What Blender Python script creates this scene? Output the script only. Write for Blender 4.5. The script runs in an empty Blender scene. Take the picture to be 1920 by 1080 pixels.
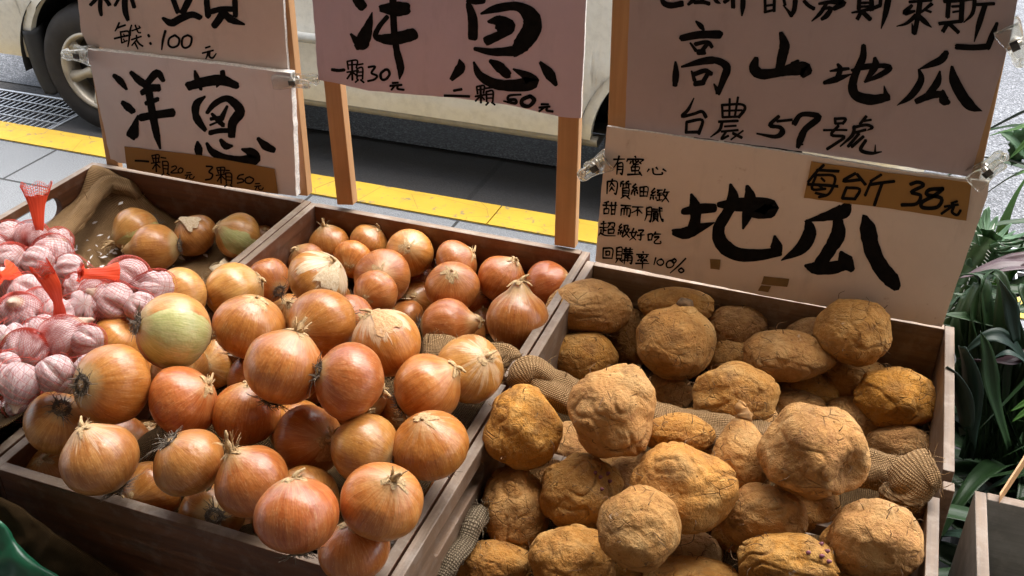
import bpy, bmesh, math, random
import numpy as np
from mathutils import Vector, Matrix, Quaternion
SC = bpy.context.scene
COL = SC.collection
# ---------------------------------------------------------------- camera, sky, sun, exposure
F = 1900.0; PITCH = math.radians(31.5); YAW = math.radians(20.4); H = 1.7
cd = bpy.data.cameras.new("camera"); cam = bpy.data.objects.new("camera", cd); COL.objects.link(cam)
cam.location = (0, 0, H); cam.rotation_euler = (math.radians(90) - PITCH, 0, YAW)
cd.sensor_width = 36; cd.lens = 36 * F / 1920; cd.clip_start = .05; cd.clip_end = 500
SC.camera = cam
SUN_EL = math.radians(71); SUN_AZ = math.radians(28)     # towards the street, a little to the right
w = bpy.data.worlds.new("World"); SC.world = w; w.use_nodes = True
nt = w.node_tree; nt.nodes.clear()
sky = nt.nodes.new("ShaderNodeTexSky"); sky.sky_type = 'NISHITA'; sky.sun_disc = False
sky.sun_elevation = SUN_EL; sky.sun_rotation = SUN_AZ; sky.air_density = 1.0; sky.dust_density = 4.0; sky.ozone_density = 1.0
bg = nt.nodes.new("ShaderNodeBackground"); bg.inputs[1].default_value = .15
wo = nt.nodes.new("ShaderNodeOutputWorld"); hsv = nt.nodes.new('ShaderNodeHueSaturation'); hsv.inputs['Saturation'].default_value = .45; nt.links.new(sky.outputs[0], hsv.inputs['Color']); nt.links.new(hsv.outputs[0], bg.inputs[0]); nt.links.new(bg.outputs[0], wo.inputs[0])
sl = bpy.data.lights.new("sun", 'SUN'); sl.energy = 1.0; sl.angle = math.radians(70); sl.color = (1, .95, .88)
so = bpy.data.objects.new("sun", sl); COL.objects.link(so)
sd = Vector((math.sin(SUN_AZ) * math.cos(SUN_EL), math.cos(SUN_AZ) * math.cos(SUN_EL), math.sin(SUN_EL)))
so.rotation_euler = sd.to_track_quat('Z', 'Y').to_euler(); so.location = (3, 6, 8)
SC.view_settings.view_transform = 'Standard'; SC.view_settings.look = 'None'
SC.view_settings.exposure = 2.1; SC.view_settings.gamma = 1
SC.render.engine = 'CYCLES'; SC.cycles.use_denoising = True; SC.cycles.max_bounces = 8; SC.cycles.diffuse_bounces = 5; SC.cycles.transparent_max_bounces = 24
SC.cycles.caustics_reflective = False; SC.cycles.caustics_refractive = False; SC.cycles.sample_clamp_indirect = 4
# ---------------------------------------------------------------- geometry of the photograph: pixels to places
FH = np.array([-math.sin(YAW), math.cos(YAW), 0.]); RT_ = np.array([math.cos(YAW), math.sin(YAW), 0.]); ZZ = np.array([0, 0, 1.])
FW = math.cos(PITCH) * FH - math.sin(PITCH) * ZZ; UPV = math.sin(PITCH) * FH + math.cos(PITCH) * ZZ; CAMP = np.array([0, 0, H])
def ray(x, y): return FW + (x - 960) / F * RT_ - (y - 540) / F * UPV
def onz(x, y, z): d = ray(x, y); return CAMP + d * ((z - H) / d[2])
def ony(x, y, Y): d = ray(x, y); return CAMP + d * (Y / d[1])
def at(x, y, dep): return CAMP + ray(x, y) * dep
rng = np.random.default_rng(7); random.seed(7)
# ---------------------------------------------------------------- object helpers
def tag(o, label=None, cat=None, group=None, kind=None):
    if label: o['label'] = label
    if cat: o['category'] = cat
    if group: o['group'] = group
    if kind: o['kind'] = kind
    return o
def link(name, me, mat, parent=None, smooth=False):
    o = bpy.data.objects.new(name, me); COL.objects.link(o)
    mats = mat if isinstance(mat, (list, tuple)) else [mat]
    for m in mats: me.materials.append(m)
    if smooth:
        me.polygons.foreach_set('use_smooth', [True] * len(me.polygons))
    if parent is not None: o.parent = parent
    return o
def mesh(name, V, Fc, mat, parent=None, smooth=False, mi=None, uv=None):
    me = bpy.data.meshes.new(name); me.from_pydata([tuple(map(float, v)) for v in V], [], [tuple(map(int, f)) for f in Fc])
    if mi is not None: me.polygons.foreach_set('material_index', mi)
    if uv is not None:
        ul = me.uv_layers.new(name='UVMap')
        idx = np.zeros(len(me.loops), dtype=np.int32); me.loops.foreach_get('vertex_index', idx)
        ul.data.foreach_set('uv', np.asarray(uv, dtype=np.float32)[idx].ravel())
    me.update()
    return link(name, me, mat, parent, smooth)
def empty(name, loc=(0, 0, 0)):
    o = bpy.data.objects.new(name, None); o.location = loc; o.empty_display_size = .05; COL.objects.link(o); return o
class MB:
    """collects boxes, tubes and sheets into one mesh"""
    def __init__(s): s.V = []; s.F = []; s.M = []; s.U = []
    def add(s, V, Fc, m=0, uv=None):
        b = len(s.V); s.V += [tuple(map(float, v)) for v in V]; s.F += [tuple(int(i) + b for i in f) for f in Fc]; s.M += [m] * len(Fc)
        s.U += list(uv) if uv is not None else [(0, 0)] * len(V)
    def box(s, a, b, m=0, top=None, bev=0):
        x0, y0, z0 = a; x1, y1, z1 = b
        V = [(x0, y0, z0), (x1, y0, z0), (x1, y1, z0), (x0, y1, z0), (x0, y0, z1), (x1, y0, z1), (x1, y1, z1), (x0, y1, z1)]
        s.add(V, [(3, 2, 1, 0), (0, 1, 5, 4), (1, 2, 6, 5), (2, 3, 7, 6), (3, 0, 4, 7)], m); s.add(V[4:], [(0, 1, 2, 3)], m if top is None else top)
    def tube(s, P, R, n=8, m=0, cap=True, uvs=None):
        P = np.asarray(P, float); k = len(P); R = np.full(k, R) if np.isscalar(R) else np.asarray(R, float)
        T = np.gradient(P, axis=0); T /= np.linalg.norm(T, axis=1)[:, None] + 1e-12
        u = np.cross(T[0], (0, 0, 1.) if abs(T[0][2]) < .9 else (1., 0, 0)); u /= np.linalg.norm(u)
        V = []; UV = []; L = 0
        for i in range(k):
            if i: L += np.linalg.norm(P[i] - P[i - 1])
            u = u - T[i] * (u @ T[i]); u /= np.linalg.norm(u) + 1e-12; v = np.cross(T[i], u)
            for j in range(n):
                a = 2 * math.pi * j / n; V.append(P[i] + R[i] * (math.cos(a) * u + math.sin(a) * v)); UV.append((L, j * 2 * math.pi * R[i] / n))
        Fc = [(i * n + j, i * n + (j + 1) % n, (i + 1) * n + (j + 1) % n, (i + 1) * n + j) for i in range(k - 1) for j in range(n)]
        if cap: Fc += [tuple(range(n - 1, -1, -1)), tuple((k - 1) * n + j for j in range(n))]
        s.add(V, Fc, m, UV)
    def grid(s, G, m=0, uv=None, close=False):
        G = np.asarray(G); a, b = G.shape[:2]
        V = G.reshape(-1, 3); Fc = [(i * b + j, i * b + j + 1, (i + 1) * b + j + 1, (i + 1) * b + j) for i in range(a - 1) for j in range(b - 1)]
        s.add(V, Fc, m, None if uv is None else np.asarray(uv).reshape(-1, 2))
    def build(s, name, mat, parent=None, smooth=False):
        return mesh(name, s.V, s.F, mat, parent, smooth, s.M, s.U)
def solid(o, th, off=-1):
    m = o.modifiers.new('thickness', 'SOLIDIFY'); m.thickness = th; m.offset = off; return o
def bevel(o, wd=.002, seg=2):
    m = o.modifiers.new('edge', 'BEVEL'); m.width = wd; m.segments = seg; m.limit_method = 'ANGLE'; return o
def spline(P, n=8):
    P = np.asarray(P, float)
    if len(P) < 3:
        t = np.linspace(0, 1, n * (len(P) - 1) + 1)[:, None]; return P[0] * (1 - t) + P[-1] * t
    Q = np.vstack([2 * P[0] - P[1], P, 2 * P[-1] - P[-2]]); out = []
    for i in range(1, len(Q) - 2):
        for t in np.linspace(0, 1, n, endpoint=False):
            a, b, c, d = Q[i - 1:i + 3]
            out.append(.5 * (2 * b + (c - a) * t + (2 * a - 5 * b + 4 * c - d) * t * t + (3 * b - a - 3 * c + d) * t ** 3))
    out.append(P[-1]); return np.array(out)
# vectorised gradient noise
_perm = rng.permutation(256); _perm = np.r_[_perm, _perm, _perm]; _gr = rng.normal(size=(256, 3)); _gr /= np.linalg.norm(_gr, axis=1)[:, None]
def gnoise(P):
    P = np.asarray(P, float) + 1000.0; I = np.floor(P).astype(int); f = P - I; I &= 255; u = f * f * f * (f * (f * 6 - 15) + 10); r = 0
    for dx in (0, 1):
        for dy in (0, 1):
            for dz in (0, 1):
                h = _perm[_perm[_perm[(I[:, 0] + dx) & 255] + ((I[:, 1] + dy) & 255)] + ((I[:, 2] + dz) & 255)]
                g = (_gr[h] * (f - np.array([dx, dy, dz]))).sum(1)
                r = r + g * (u[:, 0] if dx else 1 - u[:, 0]) * (u[:, 1] if dy else 1 - u[:, 1]) * (u[:, 2] if dz else 1 - u[:, 2])
    return r * 1.5
# ---------------------------------------------------------------- materials
class NT:
    def __init__(s, name):
        s.m = bpy.data.materials.new(name); s.m.use_nodes = True; s.t = s.m.node_tree; s.t.nodes.clear()
        s.out = s.t.nodes.new('ShaderNodeOutputMaterial'); s.b = s.t.nodes.new('ShaderNodeBsdfPrincipled'); s.t.links.new(s.b.outputs[0], s.out.inputs[0])
    def n(s, ty, **k):
        o = s.t.nodes.new('ShaderNode' + ty)
        for a, v in k.items(): setattr(o, a, v)
        return o
    def l(s, a, b): s.t.links.new(a, b)
    def inp(s, sock, v):
        if hasattr(v, 'links') or hasattr(v, 'is_linked'): s.l(v, sock)
        elif v is not None: sock.default_value = v
    def co(s, which='Object'): return s.n('TexCoord').outputs[which]
    def mapp(s, v, sc=(1, 1, 1), rot=(0, 0, 0), loc=(0, 0, 0)):
        o = s.n('Mapping'); s.l(v, o.inputs[0]); o.inputs['Scale'].default_value = sc; o.inputs['Rotation'].default_value = rot; o.inputs['Location'].default_value = loc; return o.outputs[0]
    def noise(s, v, sc, det=4, rough=.55, dist=0, out=0):
        o = s.n('TexNoise'); s.l(v, o.inputs['Vector']); o.inputs['Scale'].default_value = sc; o.inputs['Detail'].default_value = det; o.inputs['Roughness'].default_value = rough; o.inputs['Distortion'].default_value = dist; return o.outputs[out]
    def vor(s, v, sc, feat='F1', out='Distance', rand=1):
        o = s.n('TexVoronoi', feature=feat); s.l(v, o.inputs['Vector']); o.inputs['Scale'].default_value = sc; o.inputs['Randomness'].default_value = rand; return o.outputs[out]
    def math(s, op, a, b=None, c=None, clamp=False):
        o = s.n('Math', operation=op); o.use_clamp = clamp; s.inp(o.inputs[0], a)
        if b is not None: s.inp(o.inputs[1], b)
        if c is not None: s.inp(o.inputs[2], c)
        return o.outputs[0]
    def ramp(s, f, stops, interp='LINEAR'):
        o = s.n('ValToRGB'); s.l(f, o.inputs[0]); cr = o.color_ramp; cr.interpolation = interp
        while len(cr.elements) < len(stops): cr.elements.new(.5)
        for e, (p, c) in zip(cr.elements, stops): e.position = p; e.color = (c, c, c, 1) if np.isscalar(c) else (*c, 1)
        return o.outputs[0]
    def mix(s, f, a, b, mode='MIX'):
        o = s.n('Mix', data_type='RGBA', blend_type=mode); s.inp(o.inputs[0], f)
        for k, v in ((6, a), (7, b)):
            if isinstance(v, tuple): o.inputs[k].default_value = (*v, 1)
            else: s.l(v, o.inputs[k])
        return o.outputs[2]
    def bump(s, h, dist=.001, st=1, nrm=None):
        o = s.n('Bump'); s.l(h, o.inputs['Height']); o.inputs['Distance'].default_value = dist; o.inputs['Strength'].default_value = st
        if nrm is not None: s.l(nrm, o.inputs['Normal'])
        return o.outputs[0]
    def set(s, **k):
        for a, v in k.items():
            a = {'base': 'Base Color', 'rough': 'Roughness', 'normal': 'Normal', 'metal': 'Metallic', 'spec': 'Specular IOR Level', 'coat': 'Coat Weight', 'coatr': 'Coat Roughness', 'trans': 'Transmission Weight', 'alpha': 'Alpha', 'sss': 'Subsurface Weight', 'sheen': 'Sheen Weight', 'ior': 'IOR', 'sssr': 'Subsurface Radius', 'ssss': 'Subsurface Scale'}[a]
            if isinstance(v, tuple) and len(v) == 3 and a == 'Base Color': v = (*v, 1)
            s.inp(s.b.inputs[a], v)
        return s.m
def m_plain(name, c, rough=.6, var=.25, sc=30, bumpd=.0003, **k):
    s = NT(name); co = s.co(); f = s.noise(co, sc, 5); d = tuple(x * (1 - var) for x in c); e = tuple(min(1, x * (1 + var)) for x in c)
    return s.set(base=s.ramp(f, [(.3, d), (.7, e)]), rough=rough, normal=s.bump(f, bumpd), **k)
def m_wood(name, axis, dark, lite, rough=.6, worn=0., dirt=.5):
    s = NT(name); co = s.co(); oi = s.n('ObjectInfo').outputs['Random']
    va = s.n('VectorMath', operation='ADD'); s.l(co, va.inputs[0]); cx = s.n('CombineXYZ'); s.l(s.math('MULTIPLY', oi, 37.), cx.inputs[0]); s.l(s.math('MULTIPLY', oi, 11.), cx.inputs[2]); s.l(cx.outputs[0], va.inputs[1]); co = va.outputs[0]
    sc = [60, 60, 60]; sc[axis] = 2.2; g = s.noise(s.mapp(co, tuple(sc)), 1, 6, .6, .6); sc2 = [240, 240, 240]; sc2[axis] = 6; g2 = s.noise(s.mapp(co, tuple(sc2)), 1, 3, .6)
    bl = s.noise(co, 9, 5, .6)
    f = s.math('ADD', s.math('MULTIPLY', g, .65), s.math('MULTIPLY', g2, .35))
    c = s.ramp(f, [(.32, dark), (.68, lite)]); c = s.mix(s.math('MULTIPLY', s.ramp(bl, [(.45, 0.), (.75, 1.)]), dirt), c, tuple(x * .35 for x in dark))
    if worn: c = s.mix(s.math('MULTIPLY', s.ramp(s.noise(co, 34, 5, .7), [(.5, 0.), (.62, 1.)]), worn), c, (.42, .38, .33))
    return s.set(base=c, rough=s.ramp(g2, [(.3, max(rough - .12, .1)), (.7, min(1, rough + .12))]), normal=s.bump(f, .0008))
M = {}
for a, ax in (('x', 0), ('y', 1), ('z', 2)):
    M['crate_' + a] = m_wood('crate wood ' + a, ax, (.062, .022, .009), (.185, .070, .028), .5, .1)
    M['rim_' + a] = m_wood('worn crate edge ' + a, ax, (.115, .075, .046), (.27, .195, .135), .6, .2, .5)
    M['pale_' + a] = m_wood('pale weathered board ' + a, ax, (.105, .062, .036), (.28, .175, .105), .65, .15)
    M['post_' + a] = m_wood('new pine lath ' + a, ax, (.38, .185, .07), (.52, .29, .125), .55, 0, .25)
    M['table_' + a] = m_wood('dark table wood ' + a, ax, (.03, .02, .014), (.07, .045, .03), .7)
    M['box_' + a] = m_wood('grey box wood ' + a, ax, (.20, .19, .17), (.36, .34, .31), .75, .3)
def m_burlap(name, c0, c1, pitch=.0032, dirt=.5):
    s = NT(name); uv = s.co('UV'); sp = s.n('SeparateXYZ')
    nz = s.noise(uv, 60, 3, out=1); va = s.n('VectorMath', operation='MULTIPLY_ADD'); s.l(nz, va.inputs[0]); va.inputs[1].default_value = (.0016,) * 3; s.l(uv, va.inputs[2]); s.l(va.outputs[0], sp.inputs[0])
    su = s.math('SINE', s.math('MULTIPLY', sp.outputs[0], math.pi / pitch)); sv = s.math('SINE', s.math('MULTIPLY', sp.outputs[1], math.pi / pitch))
    au = s.math('ABSOLUTE', su); av = s.math('ABSOLUTE', sv); sg = s.math('MULTIPLY', su, sv); k = s.math('GREATER_THAN', sg, 0)
    h = s.math('ADD', s.math('MULTIPLY', au, k), s.math('MULTIPLY', av, s.math('SUBTRACT', 1, k))); h = s.math('MULTIPLY', h, s.math('POWER', s.math('MULTIPLY', au, av), .5))
    f = s.noise(uv, 240, 4, .7); b = s.noise(uv, 14, 4, .6)
    c = s.ramp(s.math('ADD', s.math('MULTIPLY', h, .75), s.math('MULTIPLY', f, .35)), [(.12, tuple(x * .55 for x in c0)), (.5, c0), (.9, c1)])
    c = s.mix(s.math('MULTIPLY', s.ramp(b, [(.4, 0.), (.7, 1.)]), dirt), c, tuple(x * .35 for x in c0))
    return s.set(base=c, rough=.95, spec=.1, normal=s.bump(s.math('ADD', h, s.math('MULTIPLY', f, .5)), .0013))
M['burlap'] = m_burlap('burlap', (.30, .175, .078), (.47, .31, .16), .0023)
M['burlap_d'] = m_burlap('dark brown burlap', (.085, .048, .02), (.17, .105, .046), .0025)  # dark brown sacking; under the heaps its dark tone stands in for gap shade
M['black'] = m_plain('black rubber', (.014, .013, .012), .75)
def m_ink():
    s = NT('black brush ink'); f = s.noise(s.co(), 90, 4); return s.set(base=s.ramp(f, [(.3, (.004, .004, .004)), (.75, (.012, .010, .009))]), rough=.85, spec=.06)
M['ink'] = m_ink()
def m_board(name, c, stain=.0, stainc=(.30, .14, .04)):
    s = NT(name); co = s.co(); a = s.noise(co, 3.2, 4, .6); b = s.noise(co, 70, 5, .7)
    k = s.ramp(s.math('ADD', s.math('MULTIPLY', a, .8), s.math('MULTIPLY', b, .2)), [(.3, tuple(x * .84 for x in c)), (.68, c)])
    if stain:
        st = s.math('MULTIPLY', s.ramp(s.noise(co, 48, 4, .75), [(.60, 0.), (.72, 1.)]), s.ramp(s.noise(co, 5.5, 2), [(.48, 0.), (.62, 1.)])); k = s.mix(s.math('MULTIPLY', st, stain), k, stainc)
    k = s.mix(s.math('MULTIPLY', s.ramp(s.noise(s.mapp(co, (1, 1, .25)), 26, 4, .7), [(.56, 0.), (.76, 1.)]), .30), k, tuple(x * .5 for x in c))
    return s.set(base=k, rough=.62, spec=.3, normal=s.bump(s.noise(co, 14, 3), .0012, .35))
# measured things: (photo x, y, half width, half height, layer, (feature x, y), kind, [tint gold green flake], label)
CEIL_Y = 1.35
ONI = [
(617, 458, 40, 31, 0, (608, 426), 'N', (0.1, 0, 0.1), 'onion with a wispy curled neck, in the back left corner of the onion crate'),
(692, 455, 37, 34, 0, (712, 428), 'N', (0.15, 0, 0), 'small back row onion with a short upright dry neck, second from the back left corner'),
(768, 474, 45, 40, 0, (766, 465), 'N', (0.3, 0, 0), 'back row onion showing a square brown neck stub in the middle of its face'),
(856, 492, 45, 37, 0, (889, 472), 'N', (0.1, 0, 0), 'back row onion with frayed neck fibres at its upper right, against the back board'),
(941, 523, 46, 42, 0, (965, 490), 'N', (0, 0, 0), 'dull back row onion with a flaky crooked neck, left of the one in the corner'),
(1029, 536, 47, 45, 0, (1074, 520), 'N', (0, 0, 0), 'smooth onion in the back right corner of the onion crate, neck against the wall'),
(661, 486, 37, 33, 0, (652, 503), 'N', (0.05, 0, 0), 'small brownish onion in the second row with a creased neck facing forward'),
(557, 486, 33, 25, 1, (540, 470), 'N', (0, 0, 0), 'deep orange onion half hidden beside the left wall of the onion crate'),
(578, 494, 36, 28, 1, (560, 470), 'N', (0.1, 0, 0), 'onion peeping out just behind the pale onion with the flaking skin'),
(597, 524, 60, 51, 0, (630, 490), 'N', (0.25, 0, 1.0), 'pale onion with peeling white papery skin and a ragged neck'),
(717, 519, 54, 44, 0, (713, 514), 'N', (0.25, 0, 0), 'tan onion with a sunken dry neck in the centre of its face, third row'),
(704, 549, 46, 32, 0, (680, 560), 'N', (0.3, 0, 0), 'squat striped onion just in front of the one with the sunken neck'),
(786, 523, 30, 30, 1, (800, 500), 'N', (0, 0, 0), 'plain onion wedged between the sunken neck onion and the round one with a knob neck'),
(848, 538, 52, 42, 0, (847, 509), 'N', (0.15, 0, 0), 'round onion with a tiny knob neck on top and a split seam down its front'),
(895, 556, 33, 32, 1, (910, 540), 'N', (0, 0, 0), 'orange onion peeping out at the right of the onion with a split seam'),
(970, 598, 54, 58, 0, (974, 542), 'N', (0.05, 0, 0.35), 'teardrop onion with a pale shredded crown, beside the potato crate wall'),
(783, 566, 28, 26, 1, (775, 560), 'N', (0, 0, 0), 'dark onion low in the gap below the round seamed onion'),
(841, 610, 53, 40, 0, (893, 605), 'N', (0.15, 0, 0), 'oval shiny onion lying sideways left of the teardrop onion'),
(906, 608, 26, 31, 0, (903, 580), 'N', (0.1, 0, 0.3), 'small onion with an open brown flap of skin, left of the teardrop onion'),
(502, 526, 42, 42, 0, (524, 548), 'R', (0.05, 0, 0), 'red brown onion with dark roots at its lower right, behind the golden onion'),
(440, 547, 56, 50, 0, (490, 520), 'N', (0.75, 0, 0.1), 'big golden onion with a thin loose skin line, right of the yellow half peeled one'),
(622, 572, 53, 34, 1, (668, 564), 'R', (0.1, 0, 0), 'onion with a black root end pointing right, behind the bright glossy onion'),
(604, 607, 66, 58, 0, (560, 622), 'N', (0.05, 0, 0.0), 'bright glossy orange onion behind the onion with a green pointed neck'),
(467, 612, 66, 62, 0, (482, 557), 'N', (0.1, 0, 0.0), 'tall orange onion with a pale collar around its flat dark top'),
(533, 688, 73, 74, 0, (567, 600), 'N', (0.08, 0, 0.2), 'large onion with a green pointed neck above and a rooty underside'),
(655, 714, 70, 70, 0, (587, 692), 'R', (0, 0, 0), 'large smooth onion with dark roots on its left side, in the middle of the heap'),
(724, 643, 66, 62, 0, (697, 584), 'N', (0.2, 0, 0.7), 'onion with white papery collar and brushy neck, centre of the heap'),
(757, 600, 40, 34, 1, (722, 566), 'N', (0.1, 0, 0), 'onion behind the one with the white papery collar, with a reddish neck scrap'),
(801, 726, 67, 58, 0, (853, 690), 'N', (0.15, 0, 0), 'orange onion with fine white lines and a torn brown neck at its right'),
(881, 692, 63, 63, 0, (912, 668), 'N', (0.55, 0, 0.45), 'golden pink onion with fine pale streaks, beside the front crate wall corner'),
(401, 678, 45, 50, 1, (385, 684), 'N', (0.45, 0, 0.2), 'pale brown onion in shade under the tall orange onion'),
(340, 553, 52, 44, 0, (300, 560), 'N', (0.8, 0, 0.2), 'yellow half peeled onion next to the garlic nets'),
(326, 621, 70, 63, 0, (254, 606), 'R', (0.6, 1.0, 0.3), 'golden onion with a broad green band, its roots pointing at the garlic'),
(222, 638, 47, 46, 0, (255, 605), 'N', (0.15, 0, 0), 'onion tucked between the garlic nets and the green banded onion'),
(212, 720, 72, 69, 0, (158, 720), 'R', (0.1, 0, 0), 'large copper onion showing a black round root plate at its left'),
(110, 792, 57, 60, 0, (116, 764), 'R', (0.5, 0, 0.1), 'onion in the left front corner showing grey roots with curled skin'),
(187, 861, 70, 64, 0, (157, 800), 'N', (0.35, 0, 0.4), 'pointed onion with white streaks along the front board at the left'),
(344, 752, 69, 57, 0, (388, 722), 'N', (0.05, 0, 0.1), 'brown onion with a dry torn neck at its upper right, left part of the heap'),
(462, 775, 57, 62, 0, (470, 720), 'N', (0, 0, 0), 'smooth deep orange onion below the large green necked onion'),
(354, 867, 68, 67, 0, (312, 818), 'R', (0.35, 0, 0.3), 'onion with a pale ring around the rooty crown at its upper left'),
(472, 902, 68, 67, 0, (437, 850), 'N', (0.05, 0, 0), 'onion with a long twisted yellow neck'),
(556, 966, 78, 75, 0, (549, 892), 'N', (0, 0, 0.15), 'front onion with a reddish tuft and white glare on its shoulder'),
(579, 825, 63, 64, 0, (610, 826), 'N', (0, 0, 0), 'dark copper onion with a scuffed skin patch, under the onion with roots at left'),
(283, 922, 60, 45, 1, (245, 938), 'N', (0.1, 0, 0.1), 'low onion with cracked skin and a yellow neck resting on the front board'),
(398, 962, 56, 46, 1, (401, 967), 'R', (0.4, 0, 0.2), 'low onion facing forward with dark roots and a white scrap of skin'),
(100, 885, 30, 26, 1, (90, 870), 'N', (0.3, 0, 0), 'onion deep in shade in the left front corner of the crate'),
(275, 833, 24, 30, 1, (275, 815), 'N', (0, 0, 0), 'small reddish onion deep in the gap below the copper onion with the root plate'),
(618, 922, 40, 46, 1, (640, 900), 'N', (0, 0, 0), 'onion hidden in shade behind the two big front onions'),
(684, 840, 62, 66, 0, (742, 864), 'R', (0.35, 0, 0.3), 'onion with glossy vertical stripes and roots low on its right'),
(807, 835, 66, 70, 0, (792, 786), 'N', (0.05, 0, 0.15), 'dark round onion with a frosted top and split stub, resting by the crate wall'),
(716, 940, 73, 74, 0, (737, 902), 'N', (0.2, 0, 0.1), 'onion with a knotted straw coloured neck and a crack beneath it, at front right'),
(664, 1032, 64, 50, 1, (655, 985), 'N', (0, 0, 0), 'lowest onion in the front right corner of the crate'),
(482, 1008, 34, 30, 1, (500, 1000), 'N', (0.1, 0, 0), 'onion mostly hidden under the long twisted neck onion by the front board'),
(298, 700, 40, 34, 1, (310, 690), 'N', (0, 0, 0), 'red onion in deep shade right of the copper onion with the root plate'),
(356, 800, 30, 40, 2, (350, 790), 'N', (0, 0, 0), 'onion hidden below the brown onion with a dry torn neck'),
(545, 588, 30, 30, 1, (540, 570), 'N', (0.5, 0, 0.3), 'golden sliver of an onion between the tall orange onion and the glossy one'),
(700, 586, 40, 30, 2, (700, 570), 'N', (0, 0, 0), 'onion hidden under the squat striped onion'),
]
ON5 = [
(255, 434, 43, 44, 0, (196, 464), 'N', (0.6, 0.15, 0.1), 'onion with a long withered neck pointing left, lying on burlap'),
(289, 465, 47, 35, 0, (334, 460), 'R', (0.45, 0, 0.1), 'pear shaped brown onion lying in front of the others on burlap'),
(365, 441, 42, 41, 0, (335, 410), 'N', (0.45, 0, 0.2), 'onion with loose yellow skin flaps at its left, middle of the burlap'),
(446, 442, 42, 41, 0, (412, 425), 'N', (0.6, 0.4, 0.2), 'greenish brown onion near the right wall of the burlap lined crate'),
(495, 449, 28, 28, 0, (500, 430), 'N', (0.1, 0, 0), 'pinkish onion half hidden behind the dividing crate wall'),
]
POT = [
(1105, 578, 79, 53, 0, (1180, 590), 'B', 'blocky sweet potato in the back left corner, perched on the crate wall'),
(1096, 672, 62, 50, 0, (1016, 640), 'T', 'round sweet potato with a thin root tail reaching over the crate wall'),
(1266, 641, 74, 70, 0, (1284, 574), 'K', 'onion shaped sweet potato with a cut stub on top'),
(1268, 574, 63, 32, 1, (1200, 570), 'O', 'sweet potato in shadow behind the one with the cut stub, against the back board'),
(1381, 616, 46, 36, 1, (1400, 600), 'O', 'dark smooth sweet potato in the shade of the sign, middle of the back board'),
(1467, 668, 77, 50, 0, (1545, 682), 'P', 'long sweet potato tapering to a point at its right'),
(1374, 668, 38, 30, 1, (1380, 650), 'O', 'small sweet potato between the cut stub one and the pointed one'),
(1150, 770, 82, 86, 0, (1200, 700), 'L', 'big folded sweet potato with a deep crease across it, over the burlap roll'),
(1250, 736, 47, 38, 0, (1240, 720), 'B', 'sweet potato with pale patches right of the big folded one'),
(1377, 738, 80, 60, 0, (1420, 800), 'L', 'lobed sweet potato with a curled lip at its lower edge, above the burlap roll'),
(980, 802, 70, 74, 0, (975, 735), 'Q', 'three cornered sweet potato next to the left crate wall'),
(1180, 634, 34, 44, 1, (1180, 600), 'O', 'shaded sweet potato tucked under the blocky one'),
(1599, 624, 70, 62, 0, (1600, 570), 'L', 'reddish knobbly sweet potato under the sign at the back right'),
(1677, 746, 74, 60, 0, (1720, 790), 'L', 'sweet potato with a dimple, next to the right crate wall'),
(1604, 712, 50, 36, 1, (1600, 690), 'O', 'sweet potato lost in shadow below the reddish knobbly one'),
(1508, 738, 57, 32, 1, (1550, 730), 'O', 'sweet potato with ring shaped scars below the pointed one'),
(1520, 645, 34, 34, 2, (1520, 630), 'O', 'dim sweet potato behind the pointed one'),
(1526, 846, 99, 90, 0, (1600, 900), 'L', 'largest sweet potato, with a dark scabby hollow at its lower right'),
(1688, 834, 62, 38, 0, (1650, 840), 'B', 'sweet potato with shiny flaking skin resting behind the end of the burlap roll'),
(1597, 792, 44, 34, 1, (1620, 780), 'O', 'smooth yellow sweet potato behind the largest one'),
(1392, 868, 57, 68, 0, (1390, 764), 'T', 'bell shaped sweet potato with a tall upright neck'),
(1272, 814, 68, 40, 0, (1300, 800), 'B', 'wrinkled sweet potato in front of the burlap roll, behind the warty one'),
(1281, 918, 95, 88, 0, (1340, 890), 'L', 'broad warty sweet potato with a knob, left of the bell shaped one'),
(1199, 990, 79, 79, 0, (1215, 965), 'B', 'pale grey green sweet potato with eyes and a black split, front middle'),
(1088, 922, 78, 72, 0, (1150, 890), 'L', 'sweet potato with purple sprout scars and a crusty brown patch'),
(965, 954, 66, 80, 0, (970, 890), 'L', 'rough brown sweet potato beside the handle slot of the crate'),
(922, 1058, 72, 46, 0, (915, 1015), 'B', 'sweet potato with a small crown at the front left corner'),
(1076, 1056, 84, 68, 0, (1080, 1000), 'L', 'sweet potato with a shiny grey scar at the bottom edge'),
(1289, 1048, 46, 42, 1, (1290, 1020), 'O', 'smooth sweet potato half hidden right of the pale grey green one'),
(1069, 842, 44, 36, 1, (1060, 820), 'O', 'plain sweet potato in shade under the big folded one'),
(1172, 898, 40, 36, 2, (1170, 880), 'O', 'sweet potato mostly hidden between the crusty patched and warty ones'),
(1431, 972, 80, 62, 0, (1430, 950), 'B', 'rounded pale sweet potato in front of the bell shaped one'),
(1482, 1054, 92, 58, 0, (1560, 1040), 'L', 'broad sweet potato with purple sprouts at the bottom edge'),
(1643, 1012, 88, 76, 0, (1720, 1000), 'B', 'round sweet potato with wavy wrinkles in the front right corner'),
(1508, 950, 60, 52, 1, (1500, 940), 'O', 'dark sweet potato in the shadow of the largest one'),
(1484, 768, 36, 22, 1, (1480, 760), 'L', 'lumpy sweet potato peeping out above the largest one'),
(1300, 1092, 60, 30, 1, (1300, 1080), 'O', 'sweet potato cut off by the bottom edge of the view'),
]
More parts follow.
